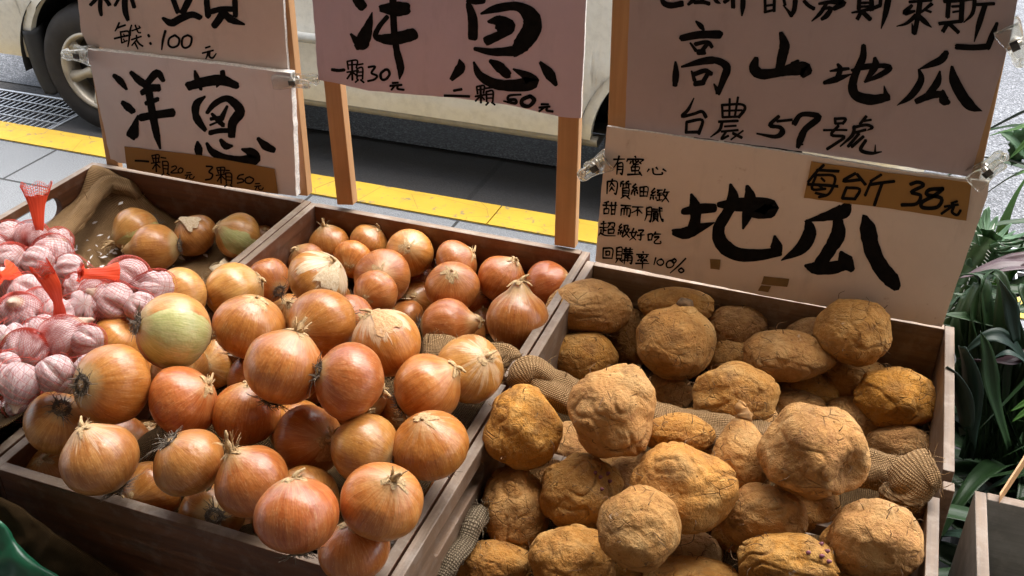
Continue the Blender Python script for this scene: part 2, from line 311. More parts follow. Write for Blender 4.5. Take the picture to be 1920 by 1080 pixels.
# solved places (x, y, z, radius)
SOL = {
 'O': [[-0.8297,1.3249,0.8503,0.0343],[-0.7634,1.3468,0.8549,0.0332],[-0.6768,1.3272,0.8624,0.0389],[-0.591,1.3262,0.8616,0.0375],[-0.5088,1.3209,0.85,0.0389],[-0.4277,1.3192,0.8549,0.0396],[-0.774,1.3045,0.8428,0.0324],[-0.8916,1.3149,0.8136,0.0348],[-0.848,1.2821,0.8316,0.0348],[-0.7035,1.0846,0.9413,0.0444],[-0.6963,1.2627,0.8476,0.0446],[-0.674,1.196,0.8602,0.0351],[-0.6743,1.3525,0.7975,0.0348],[-0.5692,1.2575,0.8582,0.0416],[-0.5598,1.3377,0.7952,0.0348],[-0.4225,1.1584,0.8916,0.0441],[-0.6558,1.3046,0.7831,0.0348],[-0.5473,1.19,0.8319,0.0405],[-0.5368,1.3055,0.7645,0.0263],[-0.8463,1.1597,0.8671,0.0357],[-0.8287,1.0519,0.9123,0.0427],[-0.7784,1.231,0.7933,0.042],[-0.6071,0.9327,0.9808,0.0436],[-0.6839,0.8848,0.9888,0.0437],[-0.5649,0.7812,1.0261,0.0444],[-0.4874,0.7898,1.0208,0.0417],[-0.5083,0.9182,0.984,0.0429],[-0.6525,1.2438,0.7845,0.0348],[-0.4321,0.872,0.9682,0.0409],[-0.4067,0.9427,0.9531,0.0419],[-0.8353,0.9865,0.8278,0.0381],[-0.8717,0.9879,0.9348,0.0378],[-0.7429,0.8166,1.0106,0.0441],[-0.8947,0.8763,0.9225,0.0337],[-0.7676,0.7281,0.9864,0.0443],[-0.8393,0.701,0.9296,0.0377],[-0.7156,0.6348,0.9636,0.0397],[-0.6934,0.754,0.9625,0.0411],[-0.627,0.7799,0.9433,0.0384],[-0.6246,0.6676,0.9599,0.0394],[-0.5476,0.6707,0.9546,0.0388],[-0.4385,0.592,1.0133,0.039],[-0.5383,0.771,0.9353,0.0394],[-0.7004,0.6792,0.8825,0.0348],[-0.62,0.6818,0.8735,0.0348],[-0.8587,0.6891,0.8551,0.0348],[-0.8494,0.8367,0.7849,0.0348],[-0.5642,0.8384,0.788,0.0348],[-0.4562,0.7567,0.9591,0.0385],[-0.3871,0.7813,0.9639,0.0407],[-0.3798,0.6523,0.9969,0.0388],[-0.4068,0.6349,0.9365,0.0348],[-0.6113,0.7399,0.7827,0.0348],[-0.8513,0.8905,0.8685,0.0348],[-0.8191,0.8924,0.7819,0.0348],[-0.8403,1.2008,0.7808,0.0348],[-0.7134,1.2531,0.7797,0.0348]],
 'G5': [[-1.1871,1.2632,0.8394,0.0417],[-1.1207,1.2265,0.8378,0.0403],[-1.0846,1.2929,0.8361,0.0397],[-0.9995,1.3028,0.8461,0.0392],[-0.9804,1.3503,0.8179,0.027]],
 'P': [[-0.3413,1.2542,0.8707,0.0523],[-0.3291,1.1956,0.8197,0.0443],[-0.2013,1.2225,0.8629,0.0558],[-0.2192,1.3075,0.8698,0.0416],[-0.1267,1.3196,0.8427,0.0416],[-0.0505,1.2469,0.8584,0.0474],[-0.124,1.294,0.8088,0.0416],[-0.2178,0.9301,0.9488,0.0531],[-0.2044,1.211,0.778,0.0336],[-0.096,1.0912,0.891,0.0483],[-0.3274,0.918,0.9009,0.0473],[-0.2875,1.3048,0.7963,0.0416],[0.0372,1.2778,0.9,0.0495],[0.108,1.243,0.829,0.0497],[0.0552,1.3035,0.8046,0.0416],[-0.0119,1.276,0.7808,0.0416],[-0.0164,1.3165,0.8428,0.0416],[0.0128,0.9332,0.9528,0.0563],[0.126,1.1984,0.7848,0.0357],[0.0597,1.2343,0.7782,0.0416],[-0.0633,0.9543,0.895,0.0394],[-0.1446,0.9708,0.9026,0.0339],[-0.1181,0.8754,0.9035,0.0554],[-0.148,0.79,0.9128,0.0452],[-0.2419,0.8874,0.8497,0.0483],[-0.3201,0.8702,0.8111,0.048],[-0.3229,0.7986,0.7847,0.0367],[-0.2206,0.7959,0.8269,0.0461],[-0.1062,0.8973,0.7757,0.0416],[-0.2995,1.0352,0.7811,0.0416],[-0.2133,1.0047,0.7797,0.0416],[-0.0272,0.8984,0.8687,0.043],[0.0105,0.8337,0.8764,0.042],[0.0931,0.8801,0.895,0.0472],[0.016,1.0225,0.7902,0.0416],[-0.0248,1.2327,0.7793,0.0416],[-0.0893,0.8387,0.8019,0.0416]],
 'G': [[-1.2041,1.0175,0.9472,0.0263],[-1.1649,1.0222,0.9541,0.0245],[-1.1083,1.0002,0.9489,0.0272],[-1.1425,0.9561,0.9529,0.0252],[-1.0978,0.9624,0.9567,0.0234],[-1.1252,1.0335,0.9503,0.0196],[-1.1962,0.9728,0.9516,0.0241],[-1.0982,0.9003,0.9572,0.0226],[-1.0501,0.8861,0.9598,0.0252],[-0.999,0.8604,0.9602,0.026],[-0.9967,0.8215,0.9741,0.0266],[-0.9499,0.8116,0.966,0.0208],[-0.9482,0.7584,0.9839,0.0226],[-1.0323,0.8045,0.9681,0.0238],[-1.0433,0.9657,0.9543,0.0217],[-0.9458,0.9713,0.9561,0.0289],[-0.8844,0.9584,0.9589,0.0253],[-0.9142,0.904,0.9616,0.0276],[-0.8732,0.9061,0.9643,0.0202],[-0.9887,0.9231,0.9586,0.0209],[-0.9539,0.9148,0.9604,0.0206],[-0.9427,0.8769,0.9638,0.023],[-0.9537,0.8446,0.9698,0.0212],[-0.8948,0.7893,0.9768,0.0295],[-0.9126,0.746,0.9863,0.0248],[-0.8568,0.791,0.9849,0.0199],[-0.8332,0.7082,0.9987,0.0224],[-0.8612,0.6837,0.997,0.0246],[-0.8973,0.6999,0.9958,0.0189],[-0.806,0.7339,0.9958,0.0176],[-0.9351,0.7349,0.9042,0.0202],[-0.8666,0.7341,0.9359,0.0183],[-0.9814,0.7436,0.872,0.0194],[-0.9341,0.787,0.9787,0.0203]],
 'FO': [[-0.8136,1.073,0.844,0.036],[-0.4186,0.898,0.818,0.036],[-0.4809,0.8476,0.8439,0.036],[-0.6722,0.869,0.9172,0.036],[-0.4371,0.8188,0.7934,0.036],[-0.5598,0.9118,0.8649,0.036],[-0.6202,0.9182,0.9057,0.036],[-0.7677,0.8537,0.8296,0.036],[-0.4751,0.9006,0.8878,0.036],[-0.5032,0.7023,0.9142,0.036],[-0.4166,0.8178,0.871,0.036],[-0.7363,1.0853,0.8131,0.036],[-0.5326,0.8774,0.9224,0.036],[-0.6624,1.0971,0.8726,0.036],[-0.704,1.163,0.8035,0.036],[-0.602,0.8931,0.7933,0.036],[-0.8005,0.7469,0.8679,0.036],[-0.6717,0.7,0.8121,0.036],[-0.5507,0.7217,0.8506,0.036],[-0.4294,0.7214,0.8467,0.036],[-0.7795,0.8539,0.9179,0.036],[-0.4714,0.7805,0.8467,0.036],[-0.4693,1.1327,0.8112,0.036],[-0.6869,0.8907,0.8384,0.036],[-0.5851,0.8192,0.8991,0.036],[-0.5503,1.2531,0.7806,0.036]],
 'FP': [[0.0405,0.8741,0.8189,0.042],[-0.0818,1.1309,0.8159,0.042],[-0.1459,1.0591,0.827,0.042],[-0.18,0.9418,0.836,0.042],[-0.0443,0.9498,0.7878,0.042],[-0.0823,1.0608,0.7838,0.042],[-0.295,0.9514,0.7804,0.042],[0.0814,0.9384,0.8155,0.042],[-0.2074,1.2925,0.7844,0.042],[-0.1744,0.8614,0.7881,0.042],[-0.0972,1.216,0.7989,0.042]],
}
# brush writing: centre lines and widths traced per enlarged view (x0, y0, scale)
TV = {1: (140, 0, 4.3636), 2: (180, 110, 4.155), 3: (580, 0, 3.692), 4: (1180, 0, 5.333), 5: (1520, 0, 4.908), 6: (1240, 160, 4.174), 7: (1100, 270, 4.1545), 8: (1240, 290, 3.2)}
TT = {
 'LT': [
  (1, """25;180,-10 130,40|30;215,-60 208,60 218,125,22|28;250,-10 285,40|22;360,-10 330,45|40;410,-60 412,80 436,165,26|28;465,-10 487,58|24;120,-50 290,-60|24;320,-62 500,-70|20;150,-95 470,-110|22;130,-160 520,-180|24;230,-205 240,-130|24;390,-215 385,-140
35;800,-20 845,100|46;950,-30 885,100|44;720,148,20 790,188,50 870,150,50 960,120,45 1030,145,38|36;760,-40 980,-55|32;770,-120 775,-50|32;770,-120 970,-130 955,-50|38;1085,-140 1080,0 1092,130,44|40;1300,-150 1310,0 1316,130,34|34;1090,-140 1310,-155|38;1100,100 1200,75 1310,75|30;1090,-60 1300,-70|50;1215,100 1180,160 1140,212,48|48;1225,115 1290,165 1390,200,14|30;1040,-215 1380,-240"""),
  (1, """13;365,185 345,230 330,255,8|14;350,228 415,205|14;325,316 390,300 450,288|13;375,258 385,352,10|13;375,262 440,258 446,320 435,382,10|10;385,352 430,332|9;400,278 412,300|9;398,318 408,335
11;465,205 448,262|11;456,235 455,292|11;468,252 535,228|11;495,205 518,262 540,268|9;525,212 538,228|12;465,325 545,298|11;505,288 508,330|11;505,328 468,372|12;490,342 505,375 518,402,8|13;505,328 530,360 558,378
17;602,285 610,300|17;617,350 624,362
17;742,252 722,330 712,408,9|15;820,288 775,315 768,365 800,388 845,370 855,320 820,288|15;925,288 885,310 878,370 905,392 945,370 957,310 925,288
13;1070,392 1108,380|13;1045,435 1135,412|13;1092,420 1085,455 1072,482,8|14;1105,420 1103,462 1130,474 1158,438,9"""),
 ],
 'LB': [
  (2, """40;140,130,26 190,175 238,238,18|44;205,340,28 245,375 288,412,36|70;325,440,8 305,520,44 285,590,74|52;250,585,30 300,620,30
42;270,105,24 330,165 385,205|44;525,172,26 475,112,46 395,195,40|44;355,268,32 420,232 488,228|28;390,348 440,332 483,315|46;348,460 450,440 600,420,52|44;410,250 435,400,44 470,580,42 500,702,12"""),
  (2, """60;720,215,52 850,180 980,168,62 1098,212,40|34;770,95,14 785,150 818,240,20|34;985,98,30 985,160 938,222,10
40;850,295,14 785,350,46 775,430,42 800,490,44 852,558,26|40;865,422,22 920,355,36 1000,312,36 1060,330,46 1122,410,60 1065,500,56 1056,605,44|30;888,578 960,562 1035,560|34;1022,370,16 975,470,36|30;903,430,18 945,475 990,518|14;888,518 950,492|22;895,470 965,458
40;790,645,14 797,700,48 803,752,38|50;862,658,18 905,725,40 1000,775,50 1120,795,56 1228,785,72 1215,735,60 1135,705,14|38;970,632,22 1010,680,42 1062,680,16|40;1262,622,22 1320,680,48 1384,712,36"""),
 ],
 'LBs': [
  (2, """13;305,795 360,797 410,802|9;435,755 450,805|9;435,755 490,750 485,800|8;447,777 485,775|9;430,815 500,805|10;465,755 470,882|9;465,820 440,860|9;470,820 500,848|9;505,770 545,775|9;518,800 525,885|9;518,800 560,808 560,890|8;522,830 558,833|8;524,856 558,860|9;530,890 512,908|9;552,893 572,905
9;588,845 618,836 625,855 583,888 640,890|9;660,850 640,868 648,890 670,885 677,862 660,850|8;705,890 738,887|8;693,908 748,903|8;715,908 700,936|8;732,908 730,930 752,936 766,918
11;858,838 908,845 880,882 908,902 895,935 852,945|9;940,850 955,895|9;940,850 1000,848 995,890|8;950,870 992,868|9;935,910 1010,898|10;970,850 975,972|9;970,915 945,955|9;978,912 1005,940|9;1010,870 1040,872|9;1010,890 1015,972|9;1010,890 1055,898 1055,978|8;1014,920 1052,922|8;1016,945 1054,948|9;1020,980 1002,998|9;1045,982 1060,996
10;1150,902 1115,910 1103,936 1140,938 1148,958 1100,970|10;1195,920 1165,935 1168,965 1205,970 1228,940 1195,920|8;1240,975 1275,972|8;1235,995 1285,990|8;1255,995 1240,1022|8;1268,993 1268,1015 1290,1022 1304,1005"""),
 ],
 'M': [
  (3, """55;300,-40,30 340,10 372,50,52|70;435,85,6 405,190,52 365,290,84 330,325,40|50;287,235,14 340,300,50
60;495,58,40 600,62,80 678,60,66|50;470,-60 700,-80|44;520,-170 570,-90|44;690,-180 620,-90|40;575,-100 580,40 586,200,36 605,350,36 632,470,42 624,548,8|22;540,115,26 480,190,28 462,255,34 560,272,62 640,258,70 725,235,66
60;1050,-120 1550,-160|44;1180,-220 1210,-80|44;1420,-230 1390,-80|30;1090,8,16 1150,10,34 1212,5,30
50;1100,25,28 1130,130,54 1132,265,52|50;1188,95,14 1300,58,46 1440,45,50 1530,110,90 1540,200,100 1475,300,96 1420,368,50|46;1145,338,22 1270,360,42 1430,352,56|50;1240,150,18 1310,145,60 1380,185,76 1330,235,50 1225,285,52|40;1315,112,16 1330,160,70 1300,200,30"""),
  (3, """50;1038,410,8 1045,470,54 985,548,26|55;1138,430,12 1180,520,46 1290,582,56 1430,592,68 1540,570,78 1500,525,50 1412,478,12|50;1252,422,22 1310,460,56 1375,520,46|50;1598,432,18 1660,510,58 1708,588,22"""),
  (3, """18;155,482 200,488 242,484|10;262,425 270,480|10;262,425 330,418 325,470|9;268,450 325,446|10;260,500 340,488|12;295,425 298,555|11;293,500 262,545|10;300,500 335,530|10;325,450 372,442|10;330,475 330,548|10;330,475 368,470 368,548|9;332,500 366,498|9;332,525 366,524|10;340,552 318,570|11;355,552 378,572
13;408,465 455,462 430,505 468,525 450,550 405,562|15;525,482 495,510 500,548 530,548 555,515 545,485 525,482|12;575,575 615,572|13;558,595 640,588|12;590,595 568,622|13;612,595 612,615 655,622
15;1000,628 1055,618|14;935,662 1020,664 1108,668|11;1158,600 1165,650|11;1158,600 1210,594 1205,645|9;1162,622 1206,618|11;1148,668 1220,655|13;1185,600 1188,712|11;1183,665 1150,700|10;1190,665 1212,690|11;1215,612 1275,605|11;1225,635 1228,705|11;1225,635 1270,630 1270,702|9;1228,655 1268,652|9;1228,680 1268,678|11;1240,710 1222,728|11;1262,708 1285,726
17;1465,655,12 1385,662,14 1378,690 1425,690 1425,715 1345,700,10|22;1530,665 1475,690,22 1475,725,24 1520,735,20 1556,695,24 1530,665|12;1605,722 1655,722|13;1590,745 1665,738|12;1625,745 1590,772|14;1645,745 1645,765 1686,772"""),
 ],
 'RT': [
  (4, """40;320,-40,24 345,30,45 420,55,50 530,35,50|40;430,-120 425,-20|30;250,-60 350,-70|36;650,-60 635,0 590,45,26|34;650,22 740,22 800,38|30;690,-60 745,22|34;840,-60 870,10 912,35,8|30;680,-110 850,-130|30;1000,-50 990,-5 950,22|36;1035,-30 1038,75|40;1138,-60 1135,60 1125,158,14|26;960,-40 1060,-90 1200,-60|26;990,-150 990,-100|26;990,-150 1170,-160 1170,-100|20;1000,-125 1170,-130
24;1355,-60 1360,122|26;1452,-70 1447,112|20;1360,58 1445,48|22;1352,122 1445,100|22;1360,-62 1450,-70|22;1400,-120 1370,-65|24;1540,-20 1558,50|40;1580,-80 1655,-80 1652,80 1620,158,30|45;1538,52,10 1580,100,22 1622,155,36"""),
  (5, """30;-60,10 -20,50 30,80|26;75,35,20 200,18,34 302,28,46 215,80,34|26;150,25,26 90,120,30 10,195,10|28;100,82,20 185,75,30 150,140,40 100,178,26|24;40,-60 280,-80|20;120,-110 100,-70|20;220,-120 240,-80
32;450,-60 442,85|36;560,-70 560,92|20;450,28 556,24|20;450,62 556,58|24;378,118,14 550,82,28 640,50,30|28;645,-20 640,50|30;470,100 430,175|36;480,112 548,178|30;400,-30 600,-50|40;725,-60,50 690,120,42 648,265,8|26;640,-60 740,-70
22;908,18 1010,10 1112,2|40;1012,-40 992,120 955,312,34|28;932,50,24 868,118,42 958,102,18|28;1115,35,30 1018,112,18|20;1048,88 1108,112|32;970,142,36 882,215,24 792,242,8|32;990,140 1050,200,38 1112,252,8|26;932,215,8 948,300,34|24;900,-60 1120,-80
30;1230,12 1350,4 1480,-12|36;1275,-60 1260,158|40;1398,-70 1385,192|20;1300,60 1365,58|16;1308,112 1362,104|27;1182,218 1290,205 1392,195|32;1262,212 1218,288|32;1280,222 1360,298|30;1515,-40 1490,120,30 1408,208,8|26;1530,42 1690,34|40;1605,45 1550,220,42 1505,385,8
40;1715,212,24 1670,330,46 1628,440,44|45;1342,430 1500,437 1630,428"""),
  (4, """30;665,212,16 710,255,42 745,300,22|64;520,382,54 700,348 905,345,66|26;608,428,16 668,508,30|36;660,442 780,420,32 828,472,32|48;688,522 752,520|36;775,445 722,512|54;462,618,18 465,740,54 456,855,40|58;522,668,18 740,612,58 880,608,56 975,675,64 938,800,54 885,938,40|34;845,838,12 888,915,48|30;622,712,16 652,805,34|38;650,742 760,706 818,738|36;785,735 730,832|44;655,838 742,826
80;1515,328,34 1552,450,80 1530,560,80 1500,700,66|80;1270,582,40 1248,680,84 1320,742,84 1500,722,74 1640,692,100 1770,690,104 1735,755,50|46;1690,605,22 1640,650,60"""),
  (5, """34;248,590,22 272,640,42 235,745,34|30;178,655,14 270,640,30 352,632,22|42;125,762,30 240,728,46 385,678,6|60;487,418,34 480,530,54 420,660,54 385,790,66 420,880,74 560,918,76 712,892,56|36;675,788,6 690,860,36 700,905,40|44;375,648,20 500,615,46 650,605,36 728,625,44 640,690,40 495,755,18|50;590,532,26 592,610,58 500,755,16
50;1250,482,44 1200,550,56 1090,600,40 998,637,8|50;998,640,22 1015,740,50 925,880,50 795,970,6|50;1190,655,14 1165,760,56 1085,865,46|48;970,935,44 1090,882,56 1215,862,44|60;1215,838,28 1228,920,74 1270,945,36|74;1300,615,24 1322,740,74 1400,890,82 1480,980,68 1578,1022,6"""),
  (6, """20;255,100,8 210,190,22 162,242,22 250,225,20 318,205,22 350,250,24|18;198,285 194,372|20;200,287 320,272,20 292,380,22|20;190,368 290,366
16;475,150 480,250|18;478,155 620,148,16 655,182,20 605,250,20|15;535,105 532,245|15;600,92 575,245|14;480,200 630,195|16;480,250 600,245|18;448,285 600,278|20;475,290 455,350 385,405,8|14;495,322 585,316|15;470,362 600,350|16;505,365 470,420 525,395|20;560,375 630,410|12;640,355 545,425
24;920,242,22 850,312,26 930,330,26 945,370,38 890,402,26 748,378,12|18;905,282 1022,270
38;1040,300,36 1100,228,30 1235,248,38 1130,340,40 1090,420,46 1068,485,26|12;1085,465 1108,462
18;1360,255 1362,300|18;1360,262 1442,262 1418,302|16;1362,300 1420,296|14;1270,352 1360,350 1452,350|20;1385,318 1330,388 1432,402 1370,452 1298,498|20;1605,242 1555,302|15;1570,282 1642,270|20;1512,318 1495,390,24 1400,478,10|20;1500,332 1600,310 1652,330 1612,352,8|18;1510,372 1600,348|20;1545,380 1462,478|20;1582,400 1490,482|20;1600,430 1560,505,24 1640,532,22 1724,520,8|14;1675,465,6 1672,525"""),
 ],
 'RB': [
  (8, """50;180,238,14 202,310,54 205,380,50 190,450,54|46;130,342,32 230,325,50 318,320,40|48;72,465,30 140,472,56 220,442,46 318,408,6
54;415,178,14 430,260,56 400,340,50 345,440,56 360,530,66 450,595,66 580,602,54 710,582,42|52;680,488,12 690,560,60 665,595,30|66;343,300,26 450,300,62 580,300,70 655,325,84 590,355,50 520,362,14|52;515,188,18 532,260,56 515,360,50 490,445,10
60;1120,298,36 1090,340,72 990,370,44 860,400,6|56;880,398,28 890,470,62 840,560,60 720,634,6|66;1060,398,50 1060,480,70 1010,570,62 950,660,60|56;862,665,14 920,680,56 1020,680,60 1100,660,52|62;1078,588,24 1105,640,72 1145,690,32|70;1220,372,28 1240,450,76 1265,570,76 1320,680,76 1380,750,76 1412,795,46"""),
 ],
 'RBs': [
  (8, """14;975,62 925,110 880,165|15;935,92 1065,100|14;930,120 905,205 985,205|14;930,122 1040,132 1010,230 945,255|15;880,178 960,182 1058,190|12;960,140 980,160|12;945,185 965,200|14;925,230 990,245
16;1165,112 1092,158 1195,150|16;1175,118 1225,180|15;1110,200 1085,262|15;1110,198 1190,208 1160,268|15;1085,262 1160,266
14;1320,120 1255,160|14;1262,155 1222,245|16;1250,180 1330,168 1398,160|16;1325,172 1300,240 1278,304
18;1495,178 1540,165 1572,185 1500,225 1555,245 1530,295 1442,302|19;1690,205 1610,210 1595,240 1680,262 1655,315 1570,318 1565,285 1640,245 1690,205
13;1740,292 1775,280|13;1700,312 1780,300|13;1742,312 1680,355|14;1755,312 1745,345 1775,362 1795,335"""),
 ],
}
GL = {
 '元': '25,18 75,14|5,42 95,36|38,42 30,70 8,92|60,40 58,82 75,92 95,70',
 '顆': '8,10 8,42|8,10 45,8 44,42|8,26 44,25|8,42 44,41|2,56 52,52|26,10 27,98|25,58 5,80|28,58 48,76|54,12 98,8|75,12 68,26|60,28 60,78|60,28 92,26 92,78|60,44 92,43|60,60 92,60|60,77 92,76|68,80 54,98|84,80 98,96',
 '每': '35,2 10,32|28,18 85,14|28,35 18,75 75,72|28,35 80,33 72,98 60,92|2,56 98,50|48,40 54,50|44,60 50,68',
 '台': '52,2 25,38 75,30|65,18 85,40|28,55 30,95|28,55 78,52 74,94|30,92 75,90',
 '斤': '70,4 25,18|28,18 24,55 5,95|28,42 98,38|62,42 60,98',
 '有': '5,22 95,16|48,2 35,35 5,65|38,42 36,98|38,42 80,40 78,96 65,90|38,58 78,56|38,72 78,71',
 '蜜': '50,0 54,8|12,18 8,30|12,18 90,14 82,26|30,28 25,40|40,24 45,42 70,40|68,22 35,50|52,22 56,30|75,30 82,38|32,56 34,76|32,56 72,54 70,74|34,74 72,72|52,46 53,92|15,94 85,88|75,80 88,96',
 '心': '12,42 5,68|28,38 38,82 75,84 74,66|46,28 54,44|78,38 94,58',
 '肉': '12,22 12,96|12,22 88,18 86,92 74,88|50,2 48,20 28,50|48,30 72,48|50,52 30,78|50,60 72,76',
 '質': '30,4 10,14 8,36|10,20 45,18|30,20 28,38|72,2 55,12 54,36|55,18 95,16|76,18 76,38|25,42 26,84|25,42 78,40 78,82|25,55 78,54|25,68 78,67|25,82 78,81|38,85 15,98|62,85 88,98',
 '細': '30,4 12,28 34,28|34,24 8,52 40,48|32,40 42,52|24,54 24,70|10,64 6,82|24,66 26,82|38,62 44,76|54,24 56,90|54,24 96,22 94,88|74,24 75,86|56,54 94,52|56,86 94,85',
 '緻': '24,4 10,28 28,28|28,24 6,52 32,48|20,54 20,70|8,64 4,82|20,66 22,82|32,62 36,76|38,14 64,12|50,14 40,34 62,32|40,48 64,46|51,36 51,82|38,84 66,78|76,4 66,40|70,26 98,22|90,24 80,60 64,92|70,44 98,94',
 '甜': '40,4 10,16|4,32 50,28|27,14 27,56|12,56 13,92|12,56 44,54 42,90|13,90 43,88|52,30 98,26|62,8 64,92|86,6 86,90|64,58 86,57|64,90 86,89',
 '而': '6,14 94,10|50,14 42,34|14,38 14,92|14,36 86,33 84,92 74,86|38,38 38,84|62,37 62,84',
 '不': '6,16 94,12|55,15 40,44 6,72|50,36 50,96|60,44 90,70',
 '膩': '10,12 10,60 2,94|10,12 36,10 34,94 26,90|10,34 35,33|10,54 35,53|44,16 70,14|40,30 96,24|48,42 48,80|48,42 70,40 70,80|48,54 70,53|48,66 70,65|48,79 70,78|52,82 42,96|66,82 74,94|78,4 84,60 98,92 98,78|88,6 94,14',
 '超': '12,20 44,17|28,4 28,46|6,46 48,42|28,46 28,78|30,62 46,60|14,56 14,74 4,94|12,78 40,92 98,92|54,14 88,12 84,40 74,36|68,14 52,44|56,54 57,80|56,54 88,52 86,78|57,78 87,77',
 '級': '30,4 12,28 32,28|32,24 8,52 38,48|24,54 24,70|10,64 6,82|24,66 26,82|36,62 42,76|46,16 80,12 72,36 92,36 72,70 44,96|56,18 52,60 38,92|58,42 76,72 98,94',
 '好': '26,4 16,52 46,88|44,26 34,60 4,92|2,38 52,32|58,16 92,12 74,36|74,36 76,88 62,82|52,54 98,48',
 '吃': '8,28 10,72|8,28 36,26 34,70|10,70 35,68|58,4 44,36|52,24 94,20|52,46 84,42 54,78 62,92 96,88 96,72',
 '回': '10,10 12,92|10,10 90,8 88,90|12,90 88,88|34,34 35,66|34,34 66,33 65,65|35,65 65,64',
 '購': '6,8 6,70|6,8 36,6 36,70|6,28 36,27|6,48 36,47|6,69 36,68|14,72 2,94|28,72 42,90|46,14 96,10|58,2 58,34|80,2 80,34|48,26 94,24|44,38 98,35|70,38 70,82|52,50 52,98|52,50 90,48 90,94 82,90|52,62 90,61|42,76 98,73',
 '率': '50,0 54,10|8,18 92,14|50,18 36,34 56,36|58,30 36,54 66,50|60,44 68,54|22,28 30,38|18,54 30,46|80,24 70,36|72,46 84,56|4,72 96,66|50,58 51,98',
 '農': '20,10 22,44|20,10 80,8 78,44|42,0 42,44|60,0 60,44|20,26 80,25|22,44 80,43|8,56 96,53|22,56 20,74 4,98|34,66 80,64|26,78 94,74|44,78 42,98 56,90|58,78 98,98|88,80 70,90',
 '3': '15,15 55,5 80,20 45,45 85,62 70,92 10,95',
 '5': '90,8 38,12 28,42 70,42 85,62 65,92 8,92',
 '8': '85,12 40,8 25,30 60,48 85,68 60,95 25,85 30,60 75,35 85,12',
 '2': '12,22 45,5 75,22 60,55 15,92 95,88',
 '0': '60,4 25,18 8,55 25,92 65,92 92,55 80,15 50,4',
 '1': '60,2 45,98',
 '一': '2,50 50,46 98,52',
 '二': '35,20 75,18|2,80 50,78 98,82',
 '%': '95,2 55,50 10,98|30,8 15,20 28,34 42,20 30,8|72,64 58,78 72,92 88,78 72,64',
}
TG = [('RB', 7, 12, [('有', 205, 90, 95, 150), ('蜜', 300, 95, 150, 155), ('心', 465, 160, 165, 90), ('肉', 150, 270, 95, 125), ('質', 255, 285, 95, 145), ('細', 340, 310, 140, 110), ('緻', 488, 345, 158, 112), ('甜', 122, 445, 115, 112), ('而', 258, 468, 92, 102), ('不', 348, 478, 95, 86), ('膩', 452, 488, 145, 122), ('超', 92, 598, 138, 125), ('級', 240, 622, 98, 108), ('好', 332, 655, 120, 105), ('吃', 470, 678, 112, 105), ('回', 118, 805, 92, 95), ('購', 222, 803, 142, 135), ('率', 378, 838, 114, 136), ('1', 505, 882, 50, 60), ('0', 545, 895, 60, 52), ('0', 616, 905, 68, 60), ('%', 640, 885, 135, 125)])]
# ---------------------------------------------------------------- ground, road, kerb
def sheet(name, x0, x1, y0, y1, z, mat, kind='structure', n=1):
    o = mesh(name, [(x0, y0, z), (x1, y0, z), (x1, y1, z), (x0, y1, z)], [(0, 1, 2, 3)], mat); tag(o, kind=kind); return o
def m_asphalt():
    s = NT('asphalt'); co = s.co(); a = s.vor(co, 150, 'F1', 'Color'); sp = s.n('SeparateColor'); s.l(a, sp.inputs[0]); b = s.noise(co, 1.3, 6, .65); d = s.vor(co, 150)
    c = s.ramp(s.math('ADD', s.math('MULTIPLY', sp.outputs[0], .6), s.math('MULTIPLY', b, .5)), [(.25, (.05, .053, .06)), (.6, (.10, .106, .116)), (.9, (.24, .25, .27))])
    return s.set(base=c, rough=.8, normal=s.bump(d, .004))
def m_pave():
    s = NT('paving slabs'); co = s.co(); br = s.n('TexBrick'); s.l(s.mapp(co, (1, 1, 1), (0, 0, 0), (.11, .03, 0)), br.inputs[0]); br.offset = .5
    br.inputs['Scale'].default_value = 1; br.inputs['Brick Width'].default_value = .6; br.inputs['Row Height'].default_value = .3; br.inputs['Mortar Size'].default_value = .006
    br.inputs['Color1'].default_value = (.15, .165, .175, 1); br.inputs['Color2'].default_value = (.19, .20, .21, 1); br.inputs['Mortar'].default_value = (.06, .06, .06, 1)
    g = s.noise(co, 220, 3, .7); b = s.noise(co, 3, 5, .6)
    c = s.mix(.55, br.outputs[0], s.ramp(g, [(.3, (.10, .10, .10)), (.75, (.52, .53, .54))]), 'MULTIPLY'); c = s.mix(s.math('MULTIPLY', b, .5), c, (.20, .21, .22)); sp_ = s.ramp(s.noise(co, 9, 6, .75), [(.60, 0.), (.72, .7)]); 
    c2 = s.mix(.8, br.outputs[0], s.mix(.5, c, s.ramp(g, [(.35, (.05, .056, .062)), (.65, (.34, .355, .37))]))); c2 = s.mix(sp_, c2, (.06, .06, .06)); c2 = s.mix(br.outputs[1], c2, (.03, .03, .03))
    return s.set(base=c2, rough=.75, normal=s.bump(s.math('SUBTRACT', g, s.math('MULTIPLY', br.outputs[1], 2)), .002))
def m_conc():
    s = NT('gutter concrete'); co = s.co(); br = s.n('TexBrick'); s.l(s.mapp(co, (1, 1, 1), (0, 0, 0), (.07, 0, 0)), br.inputs[0]); br.offset = 0; br.inputs['Brick Width'].default_value = 1.35; br.inputs['Row Height'].default_value = 4.; br.inputs['Scale'].default_value = 1; br.inputs['Mortar Size'].default_value = .012
    br.inputs['Color1'].default_value = (.055, .054, .052, 1); br.inputs['Color2'].default_value = (.062, .06, .058, 1); br.inputs['Mortar'].default_value = (.03, .03, .03, 1)
    a = s.noise(co, 6, 6, .65); g = s.noise(co, 160, 4, .7); c = s.mix(s.math('MULTIPLY', a, .8), br.outputs[0], (.05, .042, .035)); c = s.mix(.35, c, s.ramp(g, [(.3, .1), (.8, .9)]), 'OVERLAY')
    return s.set(base=c, rough=.85, normal=s.bump(g, .002))
